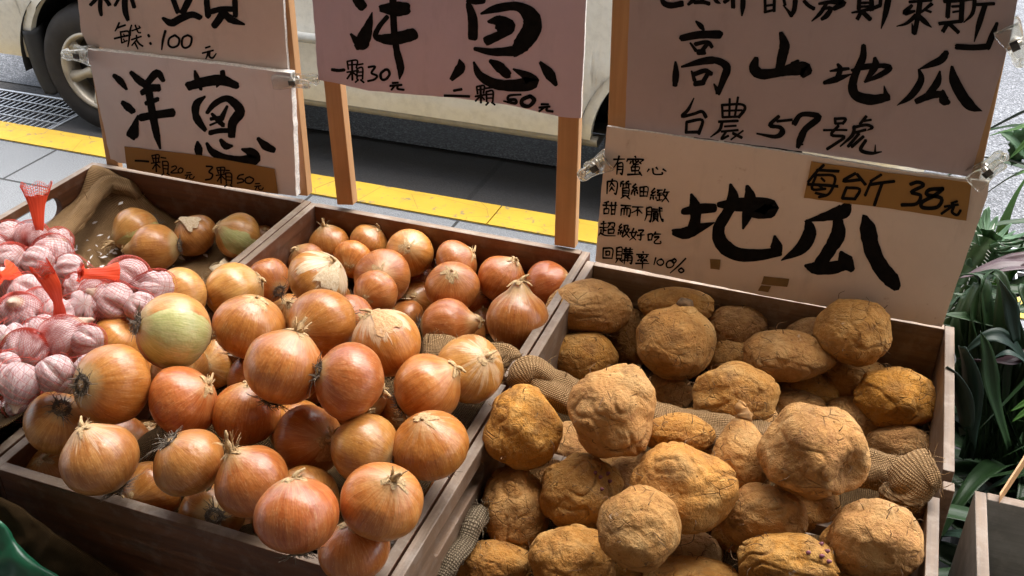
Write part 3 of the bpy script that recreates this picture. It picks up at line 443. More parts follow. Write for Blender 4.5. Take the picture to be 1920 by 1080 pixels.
def m_yellow():
    s = NT('yellow kerb paint'); co = s.co(); a = s.noise(co, 26, 6, .7); b = s.noise(co, 4, 5, .6); k = s.vor(s.mapp(co, (1.3, 3, 1)), 3.1, 'DISTANCE_TO_EDGE')
    c = s.ramp(b, [(.3, (.46, .285, .022)), (.7, (.58, .38, .035))]); c = s.mix(s.ramp(a, [(.57, 0.), (.64, .8)]), c, (.20, .165, .11)); c = s.mix(s.ramp(k, [(.0, .8), (.006, 0.)]), c, (.08, .06, .04))
    return s.set(base=c, rough=.6, normal=s.bump(a, .001))
sheet('road', -60, 60, 3.72, 120, -.09, m_asphalt()); sheet('ground', -120, 120, -60, 260, -.30, M['black'])
MC = m_conc(); ZR = -.10
G = MB()                                   # gutter with openings left for the two grates
gx = [(-60, -5.2), (-3.47, .36), (1.75, 60)]
for a, b in gx: G.add([(a, 3.128, ZR), (b, 3.128, ZR), (b, 3.721, ZR + .006), (a, 3.721, ZR + .006)], [(0, 1, 2, 3)])
for a, b in ((-5.2, -3.47), (.36, 1.75)):
    for y0, y1 in ((3.128, 3.20), (3.64, 3.721)): G.add([(a, y0, ZR), (b, y0, ZR), (b, y1, ZR + .006), (a, y1, ZR + .006)], [(0, 1, 2, 3)])
tag(G.build('gutter', MC), kind='structure')
sheet('pavement', -60, 60, -12, 2.972, 0, m_pave())
kb = MB(); x = -12.
while x < 12: kb.box((x, 2.974, -.2), (x + 1.195, 3.126, .004)); x += 1.2
bevel(tag(kb.build('yellow_kerb', m_yellow()), kind='structure'), .008)
mg = m_plain('galvanised grating', (.42, .43, .44), .45, .2, metal=.6)
def grate(a, b, label):
    t = empty('drain_grate', ((a + b) / 2, 3.42, ZR)); tag(t, label, 'drain grate'); off = np.array(t.location)
    f = MB()
    f.box((a, 3.2, ZR - .03), (b, 3.215, ZR + .006)); f.box((a, 3.625, ZR - .03), (b, 3.64, ZR + .006)); f.box((a, 3.216, ZR - .03), (a + .014, 3.624, ZR + .006)); f.box((b - .014, 3.216, ZR - .03), (b, 3.624, ZR + .006))
    f.V = [tuple(np.array(v) - off) for v in f.V]; f.build('frame', mg, t)
    br = MB(); n = int((b - a) / .032)
    for i in range(1, n): x = a + (b - a) * i / n; br.box((x - .0035, 3.217, ZR - .03), (x + .0035, 3.623, ZR + .002))
    br.V = [tuple(np.array(v) - off) for v in br.V]; br.build('bearing_bars', mg, t)
    cb = MB()
    for i in range(1, 5): y = 3.215 + .41 * i / 5; cb.box((a + .015, y - .004, ZR - .01), (b - .015, y + .004, ZR + .005))
    cb.V = [tuple(np.array(v) - off) for v in cb.V]; cb.build('cross_bars', mg, t)
grate(-5.2, -3.47, 'steel drain grate in the gutter behind the parked van wheel, left edge of the street')
grate(.36, 1.75, 'steel drain grate in the gutter behind the potted plants on the right')
# arcade over the stall
mw = m_plain('arcade plaster', (.50, .43, .36), .9, .08, 4)
mwall = m_plain('shop wall', (.46, .38, .30), .9, .12, 4)
c_ = MB(); c_.box((-9, -3.2, 3.25), (9, CEIL_Y, 3.45)); tag(c_.build('ceiling', mw), kind='structure')
wl = MB(); wl.box((-9, -3.4, 0), (9, -3.21, 3.25)); tag(wl.build('shop_wall', mwall), 'plain plastered shop wall behind the stall', 'wall')
# ---------------------------------------------------------------- van
def m_paint():
    s = NT('cream van paint'); co = s.co(); b = s.noise(co, 5, 5, .6); c = s.ramp(b, [(.3, (.70, .65, .53)), (.7, (.78, .74, .63))])
    d = s.ramp(s.noise(co, 28, 6, .7), [(.45, 0.), (.8, .35)]); c = s.mix(d, c, (.30, .26, .2))
    return s.set(base=c, rough=.3, coat=.6, coatr=.12)
YV = 3.35; van = empty('parked_van', (-1.9, 4.0, ZR)); tag(van, 'cream panel van parked along the yellow kerb behind the signs', 'van'); vo = np.array(van.location)
XW = (-3.14, -.56); ZW = .19; RA = .385; X0, X1 = -4.15, .22
def ysurf(z):                               # bulge of the body side
    return YV + .05 * ((z - .55) / .55) ** 2 * (1 if z < .55 else .4) + (.0 if z < 1.05 else (z - 1.05) * .16)
def zlow(x):
    z = .205
    for c in XW:
        d = abs(x - c)
        if d < RA: z = max(z, ZW + math.sqrt(RA * RA - d * d))
    if x < XW[0] - RA: z = .215
    return z
xs = sorted(set(np.round(np.r_[np.linspace(X0, X1, 90), [c + RA * math.sin(a) for c in XW for a in np.linspace(-math.pi / 2, math.pi / 2, 41)]], 4)))
body = MB(); rows = 26
G0 = np.zeros((rows, len(xs), 3))
for j, x in enumerate(xs):
    zl = zlow(x)
    for i in range(rows):
        z = zl + (1.85 - zl) * (i / (rows - 1)) ** 1.15; y = ysurf(z)
        if .455 < z < .50: y -= .010
        e = max(0, X0 + .18 - x, x - (X1 - .18)); y += .35 * e * e / .1
        G0[i, j] = (x, y, z)
body.grid(G0 - vo)
lip = np.array([[(x, ysurf(zlow(x)) + k, zlow(x)) for x in xs] for k in (0, .02, .03)]); body.grid(lip[::-1] - vo)
body.box((X0 + .02 - vo[0], YV + .32 - vo[1], .21 - vo[2]), (X1 - .02 - vo[0], YV + 1.45 - vo[1], 1.86 - vo[2]))
body.box((X0 + .03 - vo[0], YV + .2 - vo[1], 1.78 - vo[2]), (X1 - .03 - vo[0], YV + .318 - vo[1], 1.855 - vo[2]))
mp = m_paint(); body.build('body', mp, van, True)
for x0, x1 in ((-4.0, -2.9), (-2.75, -1.55), (-1.45, -.45)):
    wv = MB(); g = np.array([[(x, ysurf(z) - .006, z) for x in np.linspace(x0, x1, 6)] for z in np.linspace(1.12, 1.62, 6)]); wv.grid(g - vo); solid(wv.build('window', m_plain('van glass', (.02, .025, .03), .08, .05), van), .004)
sm = MB(); sill = np.array([[(x, YV + .055 + dy, z) for x in np.linspace(XW[0] + RA - .02, XW[1] - RA + .02, 20)] for dy, z in ((0.12, .165), (.0, .165), (-.012, .18), (-.012, .197), (.02, .2))]); sm.grid(sill - vo); sm.build('sill', m_plain('sill paint', (.44, .40, .31), .4, .15), van, True)
mo = MB(); mo.grid(np.array([[(x, ysurf(z) + dy, z) for x in np.linspace(-2.70, -.98, 20)] for dy, z in ((0, .452), (-.02, .456), (-.022, .488), (0, .494))]) - vo); mo.build('side_moulding', m_plain('grey moulding', (.50, .49, .44), .4, .1), van, True)
ub = MB(); ub.box((X0 + .1 - vo[0], YV + .2 - vo[1], .16 - vo[2]), (X1 - .1 - vo[0], YV + 1.44 - vo[1], .205 - vo[2])); ub.build('underbody', M['black'], van)
mt = m_plain('tyre rubber', (.022, .018, .015), .8, .4, 18); mrim = m_plain('dusty alloy', (.42, .37, .29), .45, .3, 12, metal=.5)
for cx in XW:
  for sy in (0, 1):
    yy = YV + .0 + sy * 1.15
    wh = empty('wheel'); wh.parent = van; wh.location = np.array((cx - .045, yy + .093, ZW + .005)) - vo; wh.scale = (1.02, 1, 1.02)
    prof = [(.165, -.082), (.19, -.092), (.235, -.098), (.265, -.085), (.282, -.06), (.288, -.02), (.288, .03), (.282, .06), (.26, .085), (.165, .08)]
    ty = MB(); n = 56; ty.grid(np.array([[(r * math.cos(a), y, r * math.sin(a)) for r, y in prof] for a in np.linspace(0, 2 * math.pi, n + 1)])); ty.build('tyre', mt, wh, True)
    rm = MB(); pr = [(.168, -.08), (.172, -.092), (.16, -.094), (.150, -.075), (.147, -.03), (.147, .06)]; rm.grid(np.array([[(r * math.cos(a), y, r * math.sin(a)) for r, y in pr] for a in np.linspace(0, 2 * math.pi, n + 1)]))
    hub = [(.0, -.082), (.028, -.082), (.034, -.07), (.05, -.062), (.052, -.03)]; rm.grid(np.array([[(r * math.cos(a), y, r * math.sin(a)) for r, y in hub] for a in np.linspace(0, 2 * math.pi, 33)]))
    for k in range(6):
        a = k * math.pi / 3 + .3; d = np.array((math.cos(a), 0, math.sin(a))); t = np.array((-math.sin(a), 0, math.cos(a)))
        P_ = []
        for r, wd, y in ((.04, .030, -.066), (.09, .020, -.076), (.15, .028, -.084)): P_.append([d * r - t * wd + (0, y + .018, 0), d * r - t * wd * .55 + (0, y, 0), d * r + t * wd * .55 + (0, y, 0), d * r + t * wd + (0, y + .018, 0)])
        rm.grid(np.array(P_))
    rm.build('rim', mrim, wh, True)
    dk = MB(); dk.grid(np.array([[(r * math.cos(a), -.01, r * math.sin(a)) for r in (.001, .148)] for a in np.linspace(0, 2 * math.pi, 41)])); dk.build('brake_disc', m_plain('brake dark', (.03, .027, .024), .7), wh)
    if sy == 0:
        ww = MB(); ww.grid(np.array([[(.375 * math.cos(a), y, .375 * math.sin(a)) for y in (-.10, .5)] for a in np.linspace(-.1, math.pi + .1, 30)])); ww.grid(np.array([[(r * math.cos(a), .18, r * math.sin(a)) for r in (.05, .38)] for a in np.linspace(-.1, math.pi + .1, 30)])); ww.build('wheel_arch_liner', M['black'], wh, True)
mf = MB(); pth = [(-3.540, .345), (-3.535, .22), (-3.522, .13), (-3.500, .06)]
g = []
for (x, z), wx in zip(spline(pth, 6), np.linspace(.05, .062, 19)): g.append([(x, YV + .012, z), (x + .015, YV + .002, z), (x + wx, YV + .004, z - .0), (x + wx + .012, YV + .03, z + .01), (x + wx + .016, YV + .06, z + .02)])
mf.grid(np.array(g) - vo); solid(mf.build('mud_flap', m_plain('mud flap rubber', (.012, .012, .012), .6), van, True), .008)
# ---------------------------------------------------------------- stall table and crates
t = empty('stall_table', (-.45, .95, 0)); tag(t, 'low dark wooden table carrying the produce crates', 'table'); to = np.array(t.location)
b = MB(); b.box((-1.5 - to[0], .5 - to[1], .70), (.185 - to[0], 1.47 - to[1], .742)); bevel(b.build('tabletop', M['table_x'], t))
for x in (-1.45, .10):
    for y in (.55, 1.37): l_ = MB(); l_.box((x - to[0], y - to[1], .0), (x + .06 - to[0], y + .06 - to[1], .699)); l_.build('leg', M['table_z'], t)
def slab(name, plane, u0, u1, z0, z1, w0, w1, mats, parent, off, hole=None, notch=None):
    """upright board; plane 'x' runs along x at y w0..w1, plane 'y' runs along y at x w0..w1; hole = (u centre, z centre, half length, half height)"""
    bm = bmesh.new()
    def P(u, z, w): return (u - off[0], w - off[1], z - off[2]) if plane == 'x' else (w - off[0], u - off[1], z - off[2])
    out = [(u0, z0), (u1, z0), (u1, z1), (u0, z1)]
    if notch: n0, n1, nd = notch; out = [(u0, z0), (u1, z0), (u1, z1), (n1, z1), (n1, z1 - nd), (n0, z1 - nd), (n0, z1), (u0, z1)]
    def ring(pts, w): return [bm.verts.new(P(u, z, w)) for u, z in pts]
    loops = [out]
    if hole:
        uc, zc, hl, hh = hole
        loops.append([(uc + (hl - hh) * (1 if math.cos(a) > 0 else -1) + hh * math.cos(a), zc + hh * math.sin(a)) for a in np.linspace(0, 2 * math.pi, 24, endpoint=False) + .01])
    ra = [ring(q, w0) for q in loops]; rb = [ring(q, w1) for q in loops]
    for a, c in zip(ra, rb):
        n = len(a)
        for i in range(n): bm.faces.new((a[i], a[(i + 1) % n], c[(i + 1) % n], c[i]))
    for side in (ra, rb):
        es = [bm.edges.get((l[i], l[(i + 1) % len(l)])) for l in side for i in range(len(l))]
        bmesh.ops.triangle_fill(bm, edges=es, use_beauty=True)
    bmesh.ops.recalc_face_normals(bm, faces=bm.faces)
    for f in bm.faces: f.material_index = 1 if f.normal.z > .8 and f.calc_center_median().z > z1 - off[2] - .05 else 0
    me = bpy.data.meshes.new(name); bm.to_mesh(me); bm.free()
    return bevel(link(name, me, list(mats), parent), .0012, 2)
ZB, ZT = .745, .90
def crate(x0, x1, y0, y1, label, zt=ZT, wood='crate_', th=.013, front=True, hole_l=None, hole_r=None, zf=None, group=None, name='produce_crate', notch_r=None, rim='rim_', ZB=ZB, zb=None):
    t = empty(name, ((x0 + x1) / 2, (y0 + y1) / 2, ZB)); tag(t, label, 'crate', group); o = t.location
    mx = (M[wood + 'x'], M[rim + 'x']); my = (M[wood + 'y'], M[rim + 'y'])
    slab('back_board', 'x', x0 + th + .0005, x1 - th - .0005, ZB + .01, zb or zt, y1 - th, y1, mx, t, o)
    if front: slab('front_board', 'x', x0 + th + .0005, x1 - th - .0005, ZB + .01, zf or zt, y0, y0 + th, mx, t, o)
    slab('side_board', 'y', y0, y1, ZB + .01, zt - .001, x0, x0 + th, my, t, o, hole_l)
    slab('side_board', 'y', y0, y1, ZB + .01, zt - .001, x1 - th, x1, my, t, o, hole_r, notch_r)
    bb = MB(); bb.box((x0 + th + .001 - o[0], y0 + th + .001 - o[1], .002), (x1 - th - .001 - o[0], y1 - th - .001 - o[1], .012)); bb.build('base_board', M[wood + 'x'], t)
    return t
CG = 'wooden crates set side by side on the stall'
crate(-1.362, -.888, 1.02, 1.376, 'dark crate lined with burlap holding five loose onions, left rear', hole_l=(1.205, .862, .062, .022), group=CG)
crate(-1.362, -.896, .62, 1.005, 'dark crate under the heap of netted garlic at the left edge', group=CG)
crate(-.886, -.376, 1.012, 1.372, 'reddish crate filled with the rear onions, below the mauve sign', group=CG, zf=.862)
crate(-.892, -.378, .634, .995, 'front crate filled with the nearest onions, dark front board facing the viewer', group=CG, zb=.85)
crate(-.373, .172, .985, 1.345, 'crate full of sweet potatoes standing below the lowest right sign', wood='pale_', group=CG, zf=.80, notch_r=(1.0, 1.02, .02))
crate(-.375, .156, .585, .968, 'crate with a long handle slot holding the nearest sweet potatoes', wood='pale_', hole_l=(.80, .862, .075, .014), group=CG, zb=.80)
crate(.205, .70, .56, 1.055, 'empty grey wooden box at the lower right corner beside the sweet potatoes', zt=.852, wood='box_', name='wooden_box', rim='rim_', ZB=.56)
t = empty('low_table', (.5, .8, 0)); tag(t, 'low dark table under the empty grey wooden box', 'table'); b = MB(); b.box((-.28, -.3, .52), (.3, .3, .558)); b.build('tabletop', M['table_x'], t)
for x in (-.26, .23):
    for y in (-.28, .23): l_ = MB(); l_.box((x, y, 0), (x + .05, y + .05, .519)); l_.build('leg', M['table_z'], t)
# ---------------------------------------------------------------- signs
NS = 0
def catmull(P, n=5):
    return spline(P, n) if len(P) > 2 else np.array([P[0] * (1 - t) + P[1] * t for t in np.linspace(0, 1, 6)])
def stroke_mesh(mb, pts, Y, k, rough=.06):
    """one brush stroke given by centre points and widths in photo pixels, laid on the board plane y = Y"""
    P = catmull(np.array(pts, float)); xy = P[:, :2]; wd = np.maximum(P[:, 2], .5)
    big = wd.max() > 5
    if big: wd = wd * (1 + rough * rng.normal(size=len(wd)) * .5)
    T = np.gradient(xy, axis=0); T /= np.linalg.norm(T, axis=1)[:, None] + 1e-9; N = np.c_[-T[:, 1], T[:, 0]]
    L = xy + N * wd[:, None] / 2; R = xy - N * wd[:, None] / 2
    cs = 5; cap = []
    for (c, t, n, wv, sg) in ((xy[-1], T[-1], N[-1], wd[-1], 1), (xy[0], -T[0], -N[0], wd[0], 1)):
        a = np.linspace(math.pi / 2, -math.pi / 2, cs + 2)[1:-1]
        jit = 1 + (rng.normal(size=cs) * .22 if big else 0)
        cap.append([c + (n * math.sin(x) + t * math.cos(x) * .62 * j) * wv / 2 for x, j in zip(a, np.broadcast_to(jit, cs))])
    poly = list(L) + cap[0] + list(R[::-1]) + cap[1]
    yy = Y - .0006 - (k % 60) * 6e-6
    nL = len(L); V = [ony(p[0], p[1], yy) for p in list(L) + list(R)] ; b0 = len(V)
    Fc = [(i, nL + i, nL + i + 1, i + 1) for i in range(nL - 1)]
    V += [ony(p[0], p[1], yy) for p in cap[0] + cap[1]]
    Fc.append((nL - 1, nL + nL - 1) + tuple(range(b0 + cs - 1, b0 - 1, -1)))
    Fc.append((nL, 0) + tuple(range(b0 + 2 * cs - 1, b0 + cs - 1, -1)))
    mb.add(V, Fc)
def parse(block, v):
    x0, y0, s = TV[v]; out = []
    for item in block.replace('\n', '|').split('|'):
        item = item.strip()
        if not item: continue
        w, ps = item.split(';'); w = float(w); q = []
        for p in ps.split():
            a = [float(c) for c in p.split(',')]; q.append((x0 + a[0] / s, y0 + a[1] / s, (a[2] if len(a) > 2 else w) / s))
        out.append(q)
    return out
IW = {'LT': 1.25, 'LB': 1.35, 'LBs': 1.25, 'M': 1.3, 'RT': 1.28, 'RB': 1.3, 'RBs': 1.25}
def letter(sign, o, Y, parent):
    kw = IW[sign]
    for v, block in TT.get(sign, []):
        mb = MB()
        for k, q in enumerate(parse(block, v)): stroke_mesh(mb, [(a, b, c * kw) for a, b, c in q], Y, k)
        mb.V = [tuple(np.array(p) - o) for p in mb.V]; mb.build('lettering', M['ink'], parent)
    for sg, v, w, items in TG:
        if sg != sign: continue
        x0, y0, s = TV[v]; mb = MB(); k = 0
        for ch, gx, gy, gw, gh in items:
            for st in GL[ch].split('|'):
                pts = [tuple(float(c) for c in p.split(',')) for p in st.split()]
                n = len(pts); q = []
                for i, (px, py) in enumerate(pts):
                    X = gx + px / 100 * gw - (py - 50) / 100 * 6 + rng.normal() * 1.2; Yp = gy + py / 100 * gh + (px - 50) / 100 * 8 + rng.normal() * 1.2
                    ww = w * (1.15 if i == 0 else .65 if i == n - 1 and n < 4 else .9) * rng.uniform(.85, 1.15); q.append((x0 + X / s, y0 + Yp / s, ww * 1.15 / s))
                stroke_mesh(mb, q, Y, k); k += 1
        mb.V = [tuple(np.array(p) - o) for p in mb.V]; mb.build('lettering', M['ink'], parent)
def panel(name, pix, Y, th, mat, parent, o, edge=None, ragged=.0):
    """flat board: outline given in photo pixels on the plane y = Y, real thickness behind it"""
    P = []
    n = len(pix)
    for i in range(n):
        a = np.array(pix[i], float); c = np.array(pix[(i + 1) % n], float); m_ = max(2, int(np.linalg.norm(c - a) / 14)) if ragged else 1
        for t in range(m_): P.append(a + (c - a) * t / m_ + (rng.normal(size=2) * ragged if ragged and t else 0))
    f = [ony(p[0], p[1], Y) - o for p in P]; bk = [v + (0, th, 0) for v in f]; k = len(f)
    V = f + bk; Fc = [tuple(range(k - 1, -1, -1)), tuple(range(k, 2 * k))] + [(i, (i + 1) % k, k + (i + 1) % k, k + i) for i in range(k)]
    return mesh(name, V, Fc, [mat, edge or mat], parent, mi=[0, 0] + [1] * k)
def lath(name, pix, Y, th, parent, o):
    ob = panel(name, pix, Y, th, M['post_z'], parent, o); bevel(ob, .0015); return ob
edge_m = m_plain('cardboard edge', (.74, .70, .63), .8, .25, 260); kraft = m_board('kraft card', (.33, .17, .045), .3, (.14, .07, .02))
tape = m_plain('old tape', (.20, .12, .045), .35, .25, 40)
def sign(name, loc, label, cat='sign', group=None):
    t = empty(name, loc); tag(t, label, cat, group); return t, np.array(loc, float)
YL, YM, YR = 1.37, 1.372, 1.336
SG = 'hand brushed price boards behind the crates'
# left pair
t, o = sign('price_board', (-1.1, YL, 1.13), 'brownish board above the onion board at the left, priced 100 per bag', group=SG)
panel('board', [(118, -150), (522, -115), (540, 132), (400, 118), (165, 86), (152, 60), (146, 0)], YL + .004, .006, m_board('brown board', (.74, .58, .50), .15), t, o, edge_m, .3); letter('LT', o, YL + .004, t)
lath('post', [(517, -150), (526, -150), (577, 368), (558, 366)], YL + .011, .018, t, o); lath('post', [(160, 60), (182, 60), (225, 330), (203, 330)], YL + .011, .012, t, o)
t, o = sign('price_board', (-1.1, YL - .008, .9), 'pinkish white board brushed 洋蔥 with a kraft price strip, clipped below the brown board', group=SG)
panel('board', [(163, 92), (300, 108), (420, 122), (545, 137), (556, 368), (510, 362), (372, 330), (222, 305), (207, 298)], YL - .011, .0135, m_board('pinkish board', (.79, .71, .715), .12), t, o, edge_m, .5); letter('LB', o, YL - .011, t)
ps = panel('price_strip', [(233, 275), (380, 292), (514, 317), (521, 364), (380, 343), (238, 316)], YL - .0135, .0012, kraft, t, o, ragged=.3); letter('LBs', o, YL - .0135, ps)
# middle board
t, o = sign('price_board', (-.62, YM, .9), 'mauve board on two wooden posts, brushed 洋蔥 with prices 30 and 50', group=SG)
panel('board', [(574, -150), (1106, -150), (1099, 0), (1089, 222), (1050, 219), (950, 196), (850, 183), (760, 176), (690, 170), (640, 158), (597, 150)], YM - .012, .005, m_board('mauve board', (.60, .465, .535), .05), t, o, edge_m, .3); letter('M', o, YM - .012, t)
lath('post', [(585, -40), (617, -40), (662, 385), (632, 384)], YM - .0065, .018, t, o); lath('post', [(1054, -40), (1094, -40), (1078, 466), (1039, 460)], YM - .0065, .018, t, o)
# right pair
t, o = sign('price_board', (-.1, YR, 1.13), 'dim brownish board at the upper right brushed 高山地瓜 with 57 on its lowest line', group=SG)
panel('board', [(1186, -150), (1932, -150), (1898, 60), (1819, 332), (1500, 283), (1172, 240)], YR + .002, .006, m_board('dim brown board', (.47, .365, .35), .1), t, o, edge_m, .3); letter('RT', o, YR + .002, t)
lath('post', [(1153, -150), (1187, -150), (1176, 330), (1136, 330)], YR + .009, .018, t, o); lath('post', [(1915, -150), (1940, -150), (1835, 345), (1812, 345)], YR + .009, .018, t, o)
t, o = sign('price_board', (-.1, YR - .008, .9), 'beige board at the lower right brushed 地瓜, with small writing and a kraft tag', group=SG)
panel('board', [(1138, 237), (1500, 289), (1700, 322), (1855, 341), (1852, 366), (1766, 613), (1440, 556), (1116, 490)], YR - .008, .005, m_board('beige board', (.76, .63, .53), .9, (.34, .15, .05)), t, o, edge_m, .4); letter('RB', o, YR - .008, t)
ps = panel('price_strip', [(1521, 303), (1680, 326), (1822, 343), (1812, 414), (1660, 390), (1507, 371)], YR - .0105, .0012, kraft, t, o, ragged=.3); letter('RBs', o, YR - .0105, ps)
for q in ([(1331, 486), (1351, 487), (1349, 506), (1332, 504)], [(1432, 518), (1480, 523), (1476, 538), (1427, 533)], [(1427, 535), (1446, 537), (1440, 548), (1421, 545)]): panel('tape_scrap', q, YR - .0092, .0005, tape, t, o, ragged=.5)
# clips
def m_clear():
    s = NT('clear plastic'); return s.set(base=(.90, .88, .80), rough=.12, trans=.9, ior=1.25, alpha=.75)
M['clear'] = m_clear(); M['steel'] = m_plain('spring steel', (.5, .48, .44), .3, .1, metal=.9)
def clip(px, py, ex, ey, wpx, Y, label):
    """spring clip lying across a board edge: jaw end at (px,py), handle end at (ex,ey) in the photo"""
    a = ony(px, py, Y); e = ony(ex, ey, Y); ln = np.linalg.norm(e - a); d = (e - a) / ln; sdir = np.array((-d[2], 0, d[0])); wd = wpx / F * (Y / ray(px, py)[1])
    t = empty('plastic_clip', a); tag(t, label, 'clip', 'clear spring clips on the price boards')
    prof = [(0, .5), (.12, .52), (.3, .46), (.5, .36), (.72, .30), (.86, .34), (.97, .26), (1.0, .12)]
    for sg in (-1, 1):
        mb = MB(); gp = []
        for u, hw in prof:
            yo = sg * (.004 + .010 * abs(u - .35)) - .004 * (1 if sg < 0 else -1)
            row = []
            for k, (v, dy) in enumerate(((-1, .0), (-.8, -.0035 * (1 if sg < 0 else -1)), (.8, -.0035 * (1 if sg < 0 else -1)), (1, 0))): row.append(d * ln * u + sdir * v * hw * wd + np.array((0, yo + dy, 0)))
            gp.append(row)
        mb.grid(np.array(gp)); solid(mb.build('jaw', M['clear'], t, True), .0018, 0)
    sp = MB(); c = d * ln * .5
    sp.tube([c - sdir * wd * .30 + (0, -.009, 0), c + sdir * wd * .30 + (0, -.009, 0)], .0035, 8); sp.tube([c - sdir * wd * .26 + (0, .006, 0), c + sdir * wd * .26 + (0, .006, 0)], .0035, 8); sp.build('spring', M['steel'], t, True)
    sl = MB(); q = [c - d * .006 - sdir * wd * .16, c + d * .006 - sdir * wd * .16, c + d * .006 + sdir * wd * .16, c - d * .006 + sdir * wd * .16]; sl.add([v + np.array((0, -.0135, 0)) for v in q] + [v + np.array((0, -.0115, 0)) for v in q], [(0, 1, 2, 3), (7, 6, 5, 4), (0, 4, 5, 1), (1, 5, 6, 2), (2, 6, 7, 3), (3, 7, 4, 0)]); sl.build('slot', M['black'], t)
    rg = MB(); rc = d * ln * 1.02; rg.tube([rc + .0045 * (math.cos(x) * d + math.sin(x) * sdir) for x in np.linspace(0, 2 * math.pi, 15)], .0018, 6, cap=False); rg.build('ring', M['clear'], t, True)
clip(176, 105, 128, 97, 30, YL - .013, 'clear clip on the left edge joining the brown board and the pinkish onion board')
clip(520, 150, 590, 153, 26, YL - .013, 'clear clip on the right edge of the pinkish onion board')
clip(1146, 296, 1092, 325, 36, YR - .010, 'clear clip on the left edge of the beige sweet potato board')
clip(1822, 340, 1882, 296, 36, YR - .010, 'clear clip at the upper right corner of the beige sweet potato board')
clip(1886, 45, 1918, 116, 44, YR - .002, 'clear clip on the right edge of the dim brownish board at the top right')
